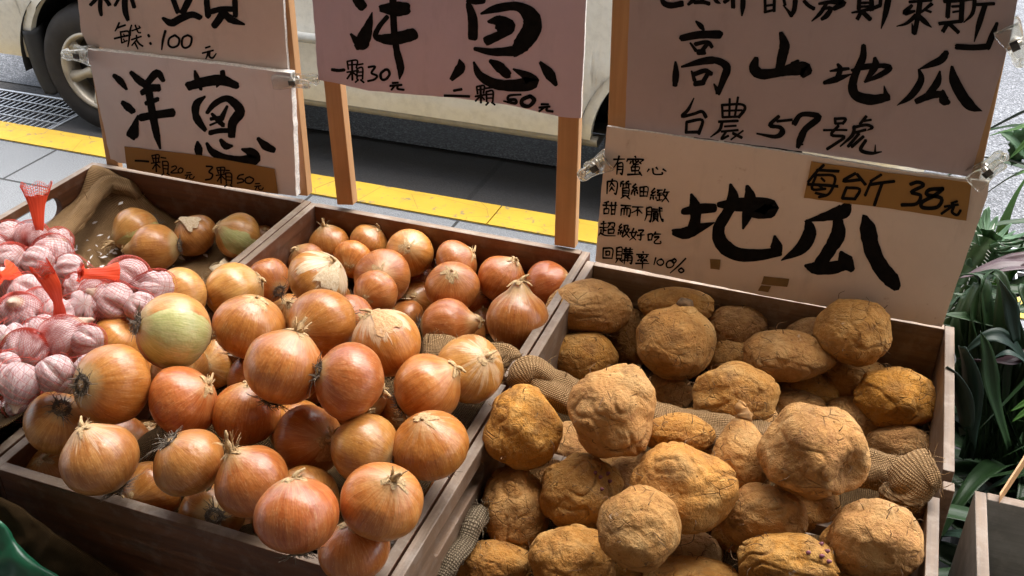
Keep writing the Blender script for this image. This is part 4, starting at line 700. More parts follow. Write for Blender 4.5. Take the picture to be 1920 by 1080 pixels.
# ---------------------------------------------------------------- onions
def m_onion():
    s = NT('onion skin'); co = s.co(); sp = s.n('SeparateXYZ'); s.l(co, sp.inputs[0]); X, Y_, Z_ = sp.outputs; oi = s.n('ObjectInfo'); rnd = oi.outputs['Random']
    oc = s.n('SeparateColor'); s.l(oi.outputs['Color'], oc.inputs[0]); GO, GR, FL = oc.outputs
    rho = s.math('SQRT', s.math('ADD', s.math('ADD', s.math('MULTIPLY', X, X), s.math('MULTIPLY', Y_, Y_)), .0004))
    cx = s.n('CombineXYZ'); s.l(s.math('DIVIDE', X, rho), cx.inputs[0]); s.l(s.math('DIVIDE', Y_, rho), cx.inputs[1]); s.l(s.math('ADD', s.math('MULTIPLY', Z_, .12), s.math('MULTIPLY', rnd, 31.)), cx.inputs[2]); mer = cx.outputs[0]
    of = s.n('CombineXYZ'); s.l(s.math('MULTIPLY', rnd, 53.), of.inputs[0]); s.l(s.math('MULTIPLY', rnd, 17.), of.inputs[1]); va = s.n('VectorMath', operation='ADD'); s.l(co, va.inputs[0]); s.l(of.outputs[0], va.inputs[1]); cr = va.outputs[0]
    st = s.noise(mer, 6, 4, .6, .3); fine = s.noise(mer, 26, 3, .6); lo = s.noise(cr, 1.5, 3, .55); sm = s.noise(cr, 5, 4, .6)
    f = s.math('ADD', s.math('ADD', s.math('MULTIPLY', st, .42), s.math('MULTIPLY', fine, .26)), s.math('ADD', s.math('MULTIPLY', lo, .30), s.math('MULTIPLY', sm, .02)))
    base = s.ramp(f, [(.34, (.27, .066, .009)), (.48, (.40, .125, .020)), (.62, (.50, .190, .042))])
    hs = s.n('HueSaturation'); s.l(base, hs.inputs['Color']); s.inp(hs.inputs['Hue'], s.math('ADD', .488, s.math('MULTIPLY', rnd, .02))); s.inp(hs.inputs['Value'], s.math('ADD', .78, s.math('MULTIPLY', s.math('FRACT', s.math('MULTIPLY', rnd, 7.3)), .40))); base = hs.outputs[0]
    gold = s.ramp(f, [(.36, (.38, .165, .03)), (.62, (.66, .38, .11))]); base = s.mix(s.math('MULTIPLY', GO, s.ramp(lo, [(.3, .75), (.7, 1.)])), base, gold)
    # greenish flesh where the dry skin is split
    gw = s.math('ADD', s.math('DIVIDE', X, rho), s.math('ADD', s.math('MULTIPLY', s.math('SUBTRACT', lo, .5), .3), s.math('MULTIPLY', s.math('SUBTRACT', st, .5), .10))); gm = s.math('MULTIPLY', s.ramp(s.math('ADD', gw, s.math('SUBTRACT', s.math('MULTIPLY', GR, .42), 1.0)), [(.0, 0.), (.03, 1.)]), s.math('GREATER_THAN', GR, .05)); gm = s.math('MULTIPLY', gm, .88); base = s.mix(gm, base, s.ramp(fine, [(.35, (.36, .40, .13)), (.65, (.52, .53, .25))]))
    # pale papery patches: around the neck and on flaking skins
    pk = s.math('ADD', s.math('MULTIPLY', s.noise(mer, 2.4, 5, .65, .4), .9), s.math('MULTIPLY', s.math('SUBTRACT', Z_, .45), .34)); pm = s.math('MULTIPLY', s.ramp(s.math('ADD', pk, s.math('MULTIPLY', FL, .16)), [(.60, 0.), (.635, 1.)]), s.math('MULTIPLY', FL, .95, clamp=True)); base = s.mix(pm, base, s.ramp(fine, [(.3, (.50, .33, .17)), (.7, (.72, .58, .40))]))
    nk = s.ramp(s.math('ADD', Z_, s.math('MULTIPLY', s.math('SUBTRACT', st, .5), .35)), [(.72, 0.), (1.02, .85)]); base = s.mix(nk, base, (.50, .31, .13))
    rt = s.ramp(s.math('ADD', Z_, s.math('MULTIPLY', s.math('SUBTRACT', st, .5), .2)), [(.0, .8), (.12, 0.)]); 
    sep = s.math('ADD', Z_, 1.0); rtm = s.ramp(s.math('ADD', sep, s.math('MULTIPLY', s.math('SUBTRACT', st, .5), .16)), [(.13, .8), (.27, 0.)]); base = s.mix(rtm, base, (.52, .37, .17))
    vein = s.ramp(s.noise(mer, 13, 2, .5), [(.485, 0.), (.5, 1.), (.515, 0.)]); base = s.mix(s.math('MULTIPLY', vein, .42), base, (.66, .42, .20))
    vd = s.ramp(s.noise(mer, 9, 2, .5), [(.49, 0.), (.5, 1.), (.51, 0.)]); base = s.mix(s.math('MULTIPLY', vd, .3), base, (.16, .045, .012))
    spk = s.ramp(s.noise(cr, 22, 5, .75), [(.70, 0.), (.78, .4)]); base = s.mix(spk, base, (.13, .05, .02))
    rg = s.math('ADD', s.ramp(sm, [(.3, .30), (.7, .40)]), s.math('MULTIPLY', pm, .3))
    n1 = s.bump(s.math('ADD', s.math('MULTIPLY', fine, .6), s.math('ADD', s.math('MULTIPLY', st, .5), s.math('MULTIPLY', pm, 1.2))), .00028, .8)
    n2 = s.bump(s.noise(cr, 4, 2), .0016, .6, n1)
    return s.set(base=base, rough=rg, normal=n2, spec=.5, sss=.06, sssr=(1., .35, .1), ssss=.12, coat=.2, coatr=.24)
M['onion'] = m_onion()
def m_dry(name, a, b):
    s = NT(name); co = s.co(); f = s.noise(s.mapp(co, (14, 14, 3)), 1, 5, .7); return s.set(base=s.ramp(f, [(.3, a), (.7, b)]), rough=.75, normal=s.bump(f, .001))
M['neck'] = m_dry('dry neck skin', (.26, .15, .06), (.68, .48, .24)); M['roots'] = m_dry('dry roots', (.045, .034, .024), (.25, .19, .13)); M['flap'] = m_dry('loose papery skin', (.38, .17, .06), (.66, .42, .20)); M['flapw'] = m_dry('white papery skin', (.55, .38, .20), (.80, .68, .48))
def onion_body(seed, tall=1., point=.1):
    g = np.random.default_rng(seed); nu, nv = 56, 40; V = []; off = g.uniform(0, 50, 3)
    th = np.linspace(0, math.pi, nv); ph = np.linspace(0, 2 * math.pi, nu, endpoint=False)
    for t in th[1:-1]:
        for p in ph: V.append((math.sin(t) * math.cos(p), math.sin(t) * math.sin(p), -math.cos(t)))
    V += [(0, 0, -1), (0, 0, 1)]; V = np.array(V)
    z = V[:, 2].copy(); ang = np.arccos(np.clip(z, -1, 1))          # 0 at neck
    rr = 1 + .035 * gnoise(V * 1.1 + off) + .010 * gnoise(V * 3 + off); mer = np.c_[V[:, :2] / (np.linalg.norm(V[:, :2], axis=1)[:, None] + 1e-3) * 2.2, z * .4]
    rr += .006 * gnoise(mer + off) * np.sin(ang)
    W = V * rr[:, None]; W[:, 2] *= .93 * tall
    W[:, 2] += point * np.exp(-(ang / .34) ** 2) - .04 * np.exp(-((math.pi - ang) / .2) ** 2) + .0
    k = 1 - .10 * point / .1 * np.exp(-((ang - .55) / .35) ** 2); W[:, :2] *= k[:, None]
    Fc = []
    r = nv - 2
    for i in range(r - 1):
        for j in range(nu): Fc.append((i * nu + j, i * nu + (j + 1) % nu, (i + 1) * nu + (j + 1) % nu, (i + 1) * nu + j))
    for j in range(nu): Fc.append((r * nu, (j + 1) % nu, j)); Fc.append((r * nu + 1, (r - 1) * nu + j, (r - 1) * nu + (j + 1) % nu))
    me = bpy.data.meshes.new('onion'); me.from_pydata([tuple(v) for v in W], [], Fc); me.polygons.foreach_set('use_smooth', [True] * len(Fc)); me.materials.append(M['onion']); me.update(); return me, W[:, 2].max(), W[:, 2].min()
BODY = [onion_body(i, *q) for i, q in enumerate([(.98, .05), (.93, .06), (1.02, .04), (.88, .05), (1.0, .08), (.95, .03), (1.12, .22), (1., .1)])]
def neck_mesh(seed, ln, wd, curl):
    """dry twisted neck: several papery strips gathered at the base and fraying out"""
    g = np.random.default_rng(seed); mb = MB(); tw = g.uniform(-2, 2); bend = g.uniform(-1, 1, 2) * curl
    core = spline([(0, 0, -.12), (bend[0] * .1, bend[1] * .1, ln * .4), (bend[0] * .45, bend[1] * .45, ln)], 6); mb.tube(core, np.linspace(wd * 1.05, wd * .35, len(core)) * (1 + .2 * g.normal(size=len(core))), 9)
    for k in range(11):
        a = g.uniform(0, 6.28); l = ln * g.uniform(.4, 1.25); w0 = wd * g.uniform(.3, .75); rows = []
        out = g.uniform(.1, .9)
        for u in np.linspace(0, 1, 8):
            aa = a + tw * u; r = wd * (1.15 + .1 * u) + out * l * .55 * u * u; c = np.array((math.cos(aa) * r + bend[0] * .4 * u * u, math.sin(aa) * r + bend[1] * .4 * u * u, -.10 + u * l - out * l * .25 * u ** 3)); t = np.array((-math.sin(aa), math.cos(aa), 0))
            ww = w0 * (1 - .75 * u) * (1 + .2 * g.normal()); rows.append([c - t * ww, c + np.array((math.cos(aa), math.sin(aa), 0)) * ww * .35 * math.sin(u * 9 + k), c + t * ww])
        mb.grid(np.array(rows))
    # a skirt of torn skin lying on the shoulders
    for k in range(7):
        a = g.uniform(0, 6.28); l = g.uniform(.16, .42); w0 = g.uniform(.05, .13); rows = []
        for u in np.linspace(0, 1, 6):
            q = .10 + u * l; r = math.sin(q) * 1.0; z = .93 * math.cos(q) + .02 * math.sin(u * 3.1) + .10 * math.exp(-(q / .34) ** 2) - .93 + .012 + .05 * u * u * g.uniform(0, 1); ww = w0 * (1 - .6 * u * u)
            rows.append([(math.cos(a + d / max(r, .12)) * r, math.sin(a + d / max(r, .12)) * r, z - .08) for d in (-ww, 0, ww)])
        mb.grid(np.array(rows))
    me = bpy.data.meshes.new('neck'); me.from_pydata(mb.V, [], mb.F); me.polygons.foreach_set('use_smooth', [True] * len(mb.F)); me.materials.append(M['neck']); return me
NECK = [neck_mesh(i, *q) for i, q in enumerate([(.14, .075, .3), (.18, .08, .6), (.10, .085, .2), (.22, .075, .9), (.07, .08, .1), (.62, .10, .9), (.40, .09, .5)])]
def root_mesh(seed):
    g = np.random.default_rng(seed); mb = MB(); d = [(r * math.cos(a), r * math.sin(a), -.005 - .03 * (1 - r / .2)) for r in (.001, .1, .2) for a in np.linspace(0, 2 * math.pi, 17)[:-1]]
    n = 16; mb.add(d, [(i * n + j, i * n + (j + 1) % n, (i + 1) * n + (j + 1) % n, (i + 1) * n + j) for i in range(2) for j in range(n)])
    for k in range(85):
        a = g.uniform(0, 6.28); r = .19 * math.sqrt(g.uniform(0, 1)); l = g.uniform(.04, .10) * (1 + (g.random() < .08) * 1.6); dr = g.normal(size=2) * .12
        p = [(r * math.cos(a), r * math.sin(a), 0.), (r * 1.15 * math.cos(a) + dr[0] * .5, r * 1.15 * math.sin(a) + dr[1] * .5, -l * .6), (r * 1.3 * math.cos(a) + dr[0], r * 1.3 * math.sin(a) + dr[1], -l + g.uniform(0, .05))]
        mb.tube(spline(p, 3), np.linspace(.011, .005, 7), 4)
    me = bpy.data.meshes.new('roots'); me.from_pydata(mb.V, [], mb.F); me.materials.append(M['roots']); return me
ROOT = [root_mesh(i) for i in range(3)]
def flap_mesh(seed):
    """a torn sheet of outer skin standing slightly off the bulb"""
    g = np.random.default_rng(seed); nu, nv = 22, 14; a0 = g.uniform(0, 6.28); wid = g.uniform(.35, .8); t0, t1 = .12, g.uniform(.6, 1.15); ns = g.uniform(0, 40, 3); V = []; 
    for i, u in enumerate(np.linspace(0, 1, nu)):
        for v in np.linspace(-1, 1, nv):
            tl = t0 + (t1 - t0) * u * (1 + .18 * gnoise(np.array([[v * 3, 0, 0]]) + ns)[0]); aw = wid * (1 + .25 * gnoise(np.array([[0, u * 4, 0]]) + ns)[0]); a = a0 + v * aw
            lift = -.008 + .03 * max(0, abs(v) - .7) + .05 * max(0, u - .8) + .010 * gnoise(np.array([[v * 2.5, u * 3, 1.]]) + ns)[0]
            r = 1.0 + lift + .035 * .6; V.append((math.sin(tl) * math.cos(a) * r, math.sin(tl) * math.sin(a) * r, math.cos(tl) * .95 * r + .09 * math.exp(-(tl / .34) ** 2)))
    Fc = [(i * nv + j, i * nv + j + 1, (i + 1) * nv + j + 1, (i + 1) * nv + j) for i in range(nu - 1) for j in range(nv - 1)]
    me = bpy.data.meshes.new('loose_skin'); me.from_pydata(V, [], Fc); me.polygons.foreach_set('use_smooth', [True] * len(Fc)); return me
FLAP = [flap_mesh(i) for i in range(6)]
for i, me in enumerate(FLAP): me.materials.append(M['flapw'] if i % 2 else M['flap'])
def basis(p):
    w_ = CAMP - p; w_ /= np.linalg.norm(w_); u = np.cross(UPV, w_); u /= np.linalg.norm(u); v = np.cross(w_, u); return u, v, w_
def put_onion(k, it, sol, group):
    cx, cy, rx, ry, lay, (nx, ny), kind, tint, label = it; p = np.array(sol[:3]); R = sol[3]; u, v, w_ = basis(p)
    rp = math.sqrt(rx * ry); dx, dy = (nx - cx) / rp, -(ny - cy) / rp; m = math.hypot(dx, dy)
    if m > .96: dx, dy = dx / m * .96, dy / m * .96
    dz = math.sqrt(max(0.02, 1 - dx * dx - dy * dy)); ax = u * dx + v * dy + w_ * dz; ax /= np.linalg.norm(ax)
    if kind == 'R': ax = -ax
    bi = k % 6
    if 'pear' in label or 'teardrop' in label: bi = 6
    if 'pointed onion' in label: bi = 4
    if 'long' in label and 'neck' in label: bi = 4
    bm_, zt, zb = BODY[bi]
    o = bpy.data.objects.new('onion', bm_); COL.objects.link(o); tag(o, label, 'onion', group)
    q = Vector(ax).to_track_quat('Z', 'Y') @ Quaternion((0, 0, 1), (k * 2.399) % 6.283)
    if tint[1] > .05:                                        # turn the split in the skin towards the front
        xd = w_ * .9 - v * .30; xd = xd - ax * (xd @ ax); xd /= np.linalg.norm(xd); yd = np.cross(ax, xd); q = Matrix([list(r_) for r_ in np.stack([xd, yd, ax], 1)]).to_quaternion()
    o.location = p; o.rotation_mode = 'QUATERNION'; o.rotation_quaternion = q; o.scale = (R * (1.04 + .03 * math.sin(k * 3.1)), R * (1.04 - .03 * math.sin(k * 3.1)), R * 1.04); o.color = (*tint, 1)
    ni = (k * 5 + 1) % 5
    if 'long' in label and 'neck' in label: ni = 5
    elif 'green pointed' in label or 'wispy' in label or 'knotted' in label: ni = 6
    elif 'stub' in label or 'knob' in label or 'flat dark' in label or 'sunken' in label: ni = 4
    n_ = bpy.data.objects.new('neck', NECK[ni]); COL.objects.link(n_); n_.parent = o; n_.location = (0, 0, zt - .02)
    r_ = bpy.data.objects.new('roots', ROOT[k % 3]); COL.objects.link(r_); r_.parent = o; r_.location = (0, 0, zb + .05); r_.scale = (1.4, 1.4, 1.2)
    if ('papery' in label or 'flap' in label or 'shredded' in label or 'scuffed' in label) and k < 70:
        f_ = bpy.data.objects.new('loose_skin', FLAP[k % 6]); COL.objects.link(f_); f_.parent = o
    return o
for k, (it, s_) in enumerate(zip(ONI, SOL['O'])): put_onion(k, it, s_, 'onions heaped in the middle crates')
for k, (it, s_) in enumerate(zip(ON5, SOL['G5'])): put_onion(k + 61, it, s_, 'five onions lying on burlap')
g = np.random.default_rng(77)
for k, s_ in enumerate(SOL['FO']):
    a = g.uniform(0, 6.28); e = g.uniform(-.3, 1); put_onion(k + 80, (0, 0, 1, 1, 1, (math.cos(a) * .7, math.sin(a) * .7 * e), 'N', (.15, 0, 0), 'onion lying deep in the heap, almost hidden by the onions above it'), s_, 'onions deep in the heap')
# ---------------------------------------------------------------- sweet potatoes
def m_potato():
    s = NT('earthy sweet potato skin'); co = s.co(); rnd = s.n('ObjectInfo').outputs['Random']; of = s.n('CombineXYZ'); s.l(s.math('MULTIPLY', rnd, 9.), of.inputs[0]); s.l(s.math('MULTIPLY', rnd, 23.), of.inputs[1]); va = s.n('VectorMath', operation='ADD'); s.l(co, va.inputs[0]); s.l(of.outputs[0], va.inputs[1]); c = va.outputs[0]
    a = s.noise(c, 22, 5, .6); b = s.noise(c, 75, 6, .7); d = s.noise(c, 260, 4, .75); e = s.noise(c, 11, 4, .6, .8)
    base = s.ramp(s.math('ADD', s.math('MULTIPLY', a, .6), s.math('MULTIPLY', b, .4)), [(.33, (.33, .125, .020)), (.5, (.51, .235, .050)), (.66, (.66, .395, .145))])
    hs = s.n('HueSaturation'); s.l(base, hs.inputs['Color']); s.inp(hs.inputs['Value'], s.math('ADD', .85, s.math('MULTIPLY', rnd, .3))); s.inp(hs.inputs['Saturation'], s.math('ADD', .9, s.math('MULTIPLY', s.math('FRACT', s.math('MULTIPLY', rnd, 5.7)), .15))); base = hs.outputs[0]
    dm = s.math('MULTIPLY', s.ramp(e, [(.49, 0.), (.60, .85)]), s.ramp(b, [(.35, .35), (.6, 1.)])); da = s.n('Attribute'); da.attribute_name = 'dirt'; dm = s.math('ADD', s.math('MULTIPLY', dm, .55), s.math('MULTIPLY', da.outputs['Fac'], s.ramp(b, [(.36, .3), (.58, 1.)])), clamp=True); base = s.mix(s.math('MULTIPLY', dm, .8), base, (.18, .082, .028))
    dust = s.math('MULTIPLY', s.ramp(d, [(.45, 0.), (.62, 1.)]), .38); base = s.mix(dust, base, (.54, .31, .10))
    pit = s.ramp(s.math('ADD', s.vor(c, 62), s.math('MULTIPLY', b, .25)), [(.15, .6), (.25, 0.)]); base = s.mix(pit, base, (.10, .04, .015))
    wh = s.math('MULTIPLY', s.ramp(s.noise(c, 34, 5, .7), [(.66, 0.), (.72, 1.)]), s.ramp(s.noise(c, 12, 2), [(.45, 0.), (.6, 1.)])); base = s.mix(s.math('MULTIPLY', wh, .85), base, (.68, .60, .50))
    crk = s.ramp(s.vor(s.mapp(c, (1, 1, 1.6)), 42, 'DISTANCE_TO_EDGE'), [(0., 1.), (.035, 0.)]); crm = s.math('MULTIPLY', crk, s.ramp(s.noise(c, 26, 4, .7), [(.5, 0.), (.62, 1.)])); base = s.mix(s.math('MULTIPLY', crm, .6), base, (.14, .06, .02))
    h = s.math('ADD', s.math('MULTIPLY', s.noise(c, 60, 6, .68, .4), 1.), s.math('SUBTRACT', s.math('MULTIPLY', d, .28), s.math('ADD', s.math('MULTIPLY', pit, .35), s.math('MULTIPLY', crm, .25))))
    return s.set(base=base, rough=s.ramp(b, [(.35, .62), (.65, .92)]), spec=.3, normal=s.bump(h, .0075, 1.))
M['potato'] = m_potato(); M['pneck'] = m_plain('earthy neck', (.33, .17, .055), .9, .45, 90, .0015); M['stub'] = m_plain('dry stalk', (.16, .09, .04), .9, .5, 120, .002); M['sprout'] = m_plain('purple sprout', (.20, .065, .085), .6, .3, 200)
_b = bmesh.new(); bmesh.ops.create_icosphere(_b, subdivisions=6, radius=1); ICOV = np.array([v.co for v in _b.verts]); ICOF = [tuple(v.index for v in f.verts) for f in _b.faces]; _b.free()
def put_potato(k, it, sol, group='sweet potatoes piled in the right crates'):
    cx, cy, rx, ry, lay, (nx, ny), kind, label = it; p = np.array(sol[:3]); R = sol[3]; g = np.random.default_rng(100 + k); u, v, w_ = basis(p); B = np.stack([u, v, w_], 1)
    rp = math.sqrt(rx * ry); ax_, ay_ = R * rx / rp, R * ry / rp; az_ = R * .98
    V = ICOV.copy(); o1 = g.uniform(0, 60, 3); amp = {'O': .07, 'B': .10, 'L': .14, 'T': .07, 'K': .08, 'P': .08, 'Q': .12}[kind]
    n1 = gnoise(V * 1.25 + o1); n2 = gnoise(V * 2.6 + o1 + 9); n3 = gnoise(V * 5 + o1 + 17); n4 = gnoise(V * 13 + o1)
    r = 1 + amp * n1 * 1.25 + amp * .30 * n2 + 0.016 * n3 + .007 * n4 + .014 * np.maximum(0, n3) * n2
    cre = gnoise(V * 1.6 + o1 + 31); r -= amp * (.42 if kind == 'L' else .3) * np.exp(-(cre / .085) ** 2) * np.clip(n1 + .55, 0, 1)
    cr2 = gnoise(V * 3.1 + o1 + 47); r -= .012 * np.exp(-(cr2 / .07) ** 2) * (n2 > -.2)
    for _ in range(9):
        d = g.normal(size=3); d /= np.linalg.norm(d); cs = V @ d; sg = g.uniform(.06, .16); q = np.arccos(np.clip(cs, -1, 1)); r += (-.035 * np.exp(-(q / sg) ** 2) + .012 * np.exp(-((q - 1.5 * sg) / (.6 * sg)) ** 2)) * g.uniform(.3, 1)
    dx, dy = (nx - cx) / rp, -(ny - cy) / rp; m = math.hypot(dx, dy); fd = np.array((dx, dy, math.sqrt(max(0, 1 - min(1, m) ** 2)))); fd /= np.linalg.norm(fd); q = np.arccos(np.clip(V @ fd, -1, 1))
    if kind == 'P': r += .30 * np.exp(-(q / .42) ** 2)
    if kind == 'K': r += .16 * np.exp(-(q / .30) ** 2) - .05 * np.exp(-(q / .10) ** 2)
    if kind == 'T': r += .30 * np.exp(-(q / .48) ** 2)
    if kind == 'Q':
        for a in (1.57, -.35, 3.5): d = np.array((math.cos(a), math.sin(a), .35)); d /= np.linalg.norm(d); r += .15 * np.exp(-(np.arccos(np.clip(V @ d, -1, 1)) / .5) ** 2)
    if 'hollow' in label:
        d = np.array((.62, -.42, .66)); d /= np.linalg.norm(d); qq = np.arccos(np.clip(V @ d, -1, 1)); r -= .16 * np.exp(-(qq / .28) ** 2) - .05 * np.exp(-((qq - .5) / .14) ** 2) - .05 * gnoise(V * 8) * np.exp(-(qq / .45) ** 2)
    L = V * r[:, None] * np.array((ax_, ay_, az_)) * 1.0
    dirt = np.zeros(len(V))
    for _ in range(g.integers(2, 5)):
        d = g.normal(size=3); d[2] += .7; d /= np.linalg.norm(d); qd = np.arccos(np.clip(V @ d, -1, 1)) / g.uniform(.2, .5) + .5 * gnoise(V * 4 + o1); dirt = np.maximum(dirt, np.clip(1.6 - 1.4 * qd, 0, 1) * g.uniform(.4, .85))
    if 'hollow' in label: dirt = np.maximum(dirt, np.clip(1.7 - qq / .36 - .5 * gnoise(V * 5), 0, 1))
    dirt = np.maximum(dirt, np.clip(1.5 - np.abs(cre) / .07, 0, 1) * np.clip(n1 + .5, 0, 1) * .6)  # creases coloured darker as well
    tail = None
    if kind == 'T':
        ln = max(0, m - 1) * R + .004
    me = bpy.data.meshes.new('sweet_potato'); me.from_pydata([tuple(x) for x in (L @ B.T)], [], ICOF); me.polygons.foreach_set('use_smooth', [True] * len(ICOF)); me.materials.append(M['potato']); at_ = me.attributes.new('dirt', 'FLOAT', 'POINT'); at_.data.foreach_set('value', dirt.astype(np.float32)); me.update()
    o = bpy.data.objects.new('sweet_potato', me); COL.objects.link(o); o.location = p; tag(o, label, 'sweet potato', group)
    fw = B @ fd; tip = fw * R * (1.22 if kind == 'T' else 1.14)
    if kind == 'T':
        end = B @ np.array((dx, dy, fd[2] * .45)) * R; side = np.cross(fw, (0, 0, 1.)); 
        P_ = spline([fw * R * .95, fw * R * 1.18, (fw * R * 1.2 + end) / 2 + side * .004, end, end + (end - fw * R) * .18 + side * .006], 6); tb = MB(); n_ = len(P_); rad = np.interp(np.linspace(0, 1, n_), (0, .35, 1), (.46, .30, .13)) if 'bell' in label else np.linspace(.28, .10, n_); rad = rad * R * (1 + .12 * g.normal(size=n_)); rad[-2:] *= .6; tb.tube(P_, rad, 14)
        tb.build('root_tail' if 'tail' in label else 'neck', M['pneck'], o, True)
    if kind == 'K':
        tb = MB(); tb.tube([fw * R * 1.0, fw * R * 1.1, fw * R * 1.17], np.array((.24, .20, .17)) * R, 12); tb.build('stub', M['stub'], o, True)
    hr = MB()                                                    # hair roots
    for _ in range(9):
        d = g.normal(size=3); d[2] = abs(d[2]); d /= np.linalg.norm(d); i = int(np.argmax(V @ d)); s0 = L[i] @ B.T; dd = (V[i] @ B.T); t1 = np.cross(dd, g.normal(size=3)); l = g.uniform(.004, .016); hr.tube(spline([s0 * .99, s0 + dd * l * .5 + t1 * l * .2, s0 + dd * l * .6 + t1 * l * .8], 3), np.linspace(.0006, .0003, 7), 4)
    tag(hr.build('hair_roots', M['stub'], o), kind='stuff')
    if 'purple sprout' in label:
        sb = MB()
        for _ in range(5):
            d = B.T @ (B @ np.array((g.normal() * .25 + .55, g.normal() * .25 + .35, .75))); d /= np.linalg.norm(d); i = int(np.argmax(V @ d)); s0 = L[i] @ B.T; dd = V[i] @ B.T; sb.tube([s0 * .98, s0 + dd * .0015, s0 + dd * .0028 + u * .0012], [.0026, .0022, .0012], 7)
        sb.build('sprouts', M['sprout'], o, True)
    return o
for k, (it, s_) in enumerate(zip(POT, SOL['P'])): put_potato(k, it, s_)
for k, s_ in enumerate(SOL['FP']): put_potato(k + 50, (0, 0, 1., .85, 1, (.3, .3), 'O', 'sweet potato lying deep in the pile, almost hidden by those above it'), s_, 'sweet potatoes deep in the pile')
# ---------------------------------------------------------------- garlic in net bags
def m_garlic():
    s = NT('garlic skin'); co = s.co(); rnd = s.n('ObjectInfo').outputs['Random']; sp = s.n('SeparateXYZ'); s.l(co, sp.inputs[0]); X, Y_, Z_ = sp.outputs
    rho = s.math('SQRT', s.math('ADD', s.math('ADD', s.math('MULTIPLY', X, X), s.math('MULTIPLY', Y_, Y_)), .001)); cx = s.n('CombineXYZ'); s.l(s.math('DIVIDE', X, rho), cx.inputs[0]); s.l(s.math('DIVIDE', Y_, rho), cx.inputs[1]); s.l(s.math('ADD', s.math('MULTIPLY', Z_, .4), s.math('MULTIPLY', rnd, 19.)), cx.inputs[2])
    st = s.noise(cx.outputs[0], 5, 4, .6); fi = s.noise(cx.outputs[0], 18, 3, .6)
    c = s.ramp(s.math('ADD', s.math('MULTIPLY', st, .6), s.math('MULTIPLY', fi, .4)), [(.34, (.34, .165, .165)), (.5, (.52, .36, .35)), (.64, (.66, .57, .54))]); c = s.mix(s.ramp(Z_, [(.9, 0.), (1.3, .7)]), c, (.55, .38, .24)); c = s.mix(s.ramp(s.math('ADD', Z_, 1.), [(.08, .8), (.24, 0.)]), c, (.30, .19, .11))
    return s.set(base=c, rough=.55, normal=s.bump(s.math('ADD', st, fi), .0012, .8), sss=.1, sssr=(1, .5, .4), ssss=.1)
M['garlic'] = m_garlic()
def garlic_mesh(seed):
    g = np.random.default_rng(200 + seed); nu, nv = 44, 34; n = g.integers(6, 9); ph0 = g.uniform(0, 6); V = []
    for t in np.linspace(0.02, 1, nv):
        for p in np.linspace(0, 2 * math.pi, nu, endpoint=False):
            a = math.pi * min(1, t / .72) * .5 if False else t
            if t < .74: q = t / .74 * math.pi * .86; r = math.sin(q) ** .85; z = -math.cos(q) * .82
            else: k = (t - .74) / .26; q = .86 * math.pi; r0 = math.sin(q) ** .85; r = r0 * (1 - k) ** 1.5 + .13 * (1 - .25 * k); r = min(r, r0); z = -math.cos(q) * .82 + k * .62
            lob = 1 - .15 * (1 - abs(math.sin((p + ph0) * n / 2))) ** 2 * 2 * (math.sin(min(1, t / .74) * math.pi)); V.append((r * lob * math.cos(p), r * lob * math.sin(p), z))
    V = np.array(V); V *= (1 + .04 * gnoise(V * 1.5 + seed * 7))[:, None]
    bend = np.maximum(0, V[:, 2] - .7); V[:, 0] += bend ** 2 * g.uniform(-1, 1); V[:, 1] += bend ** 2 * g.uniform(-1, 1)
    Fc = [(i * nu + j, i * nu + (j + 1) % nu, (i + 1) * nu + (j + 1) % nu, (i + 1) * nu + j) for i in range(nv - 1) for j in range(nu)] + [tuple(range(nu - 1, -1, -1)), tuple((nv - 1) * nu + j for j in range(nu))]
    me = bpy.data.meshes.new('garlic_bulb'); me.from_pydata([tuple(x) for x in V], [], Fc); me.polygons.foreach_set('use_smooth', [True] * len(Fc)); me.materials.append(M['garlic']); return me
GM = [garlic_mesh(i) for i in range(5)]
def m_net(name, c): s = NT(name); return s.set(base=c, rough=.4, spec=.4)
M['net'] = m_net('red orange net', (.42, .05, .03)); M['netr'] = m_net('gathered orange red net', (.72, .07, .022))
gs = SOL['G']; bags = [('A', 0, 7), ('B', 7, 14), ('C', 14, 21), ('D', 21, len(gs))]
BL = {'A': 'red net bag of garlic with an upright gathered top, by the crate handle hole', 'B': 'red net bag of garlic at the left edge, below the one with the upright top', 'C': 'red net bag of garlic nearest the loose onions, its gathered neck lying flat', 'D': 'red net bag of garlic whose gathered neck leans forward, next to the copper onion'}
GLB = {'A': 'pinkish garlic bulb inside the net bag with the upright gathered top', 'B': 'pinkish garlic bulb inside the net bag at the left edge', 'C': 'pinkish garlic bulb inside the net bag nearest the loose onions', 'D': 'pinkish garlic bulb inside the net bag next to the copper onion'}
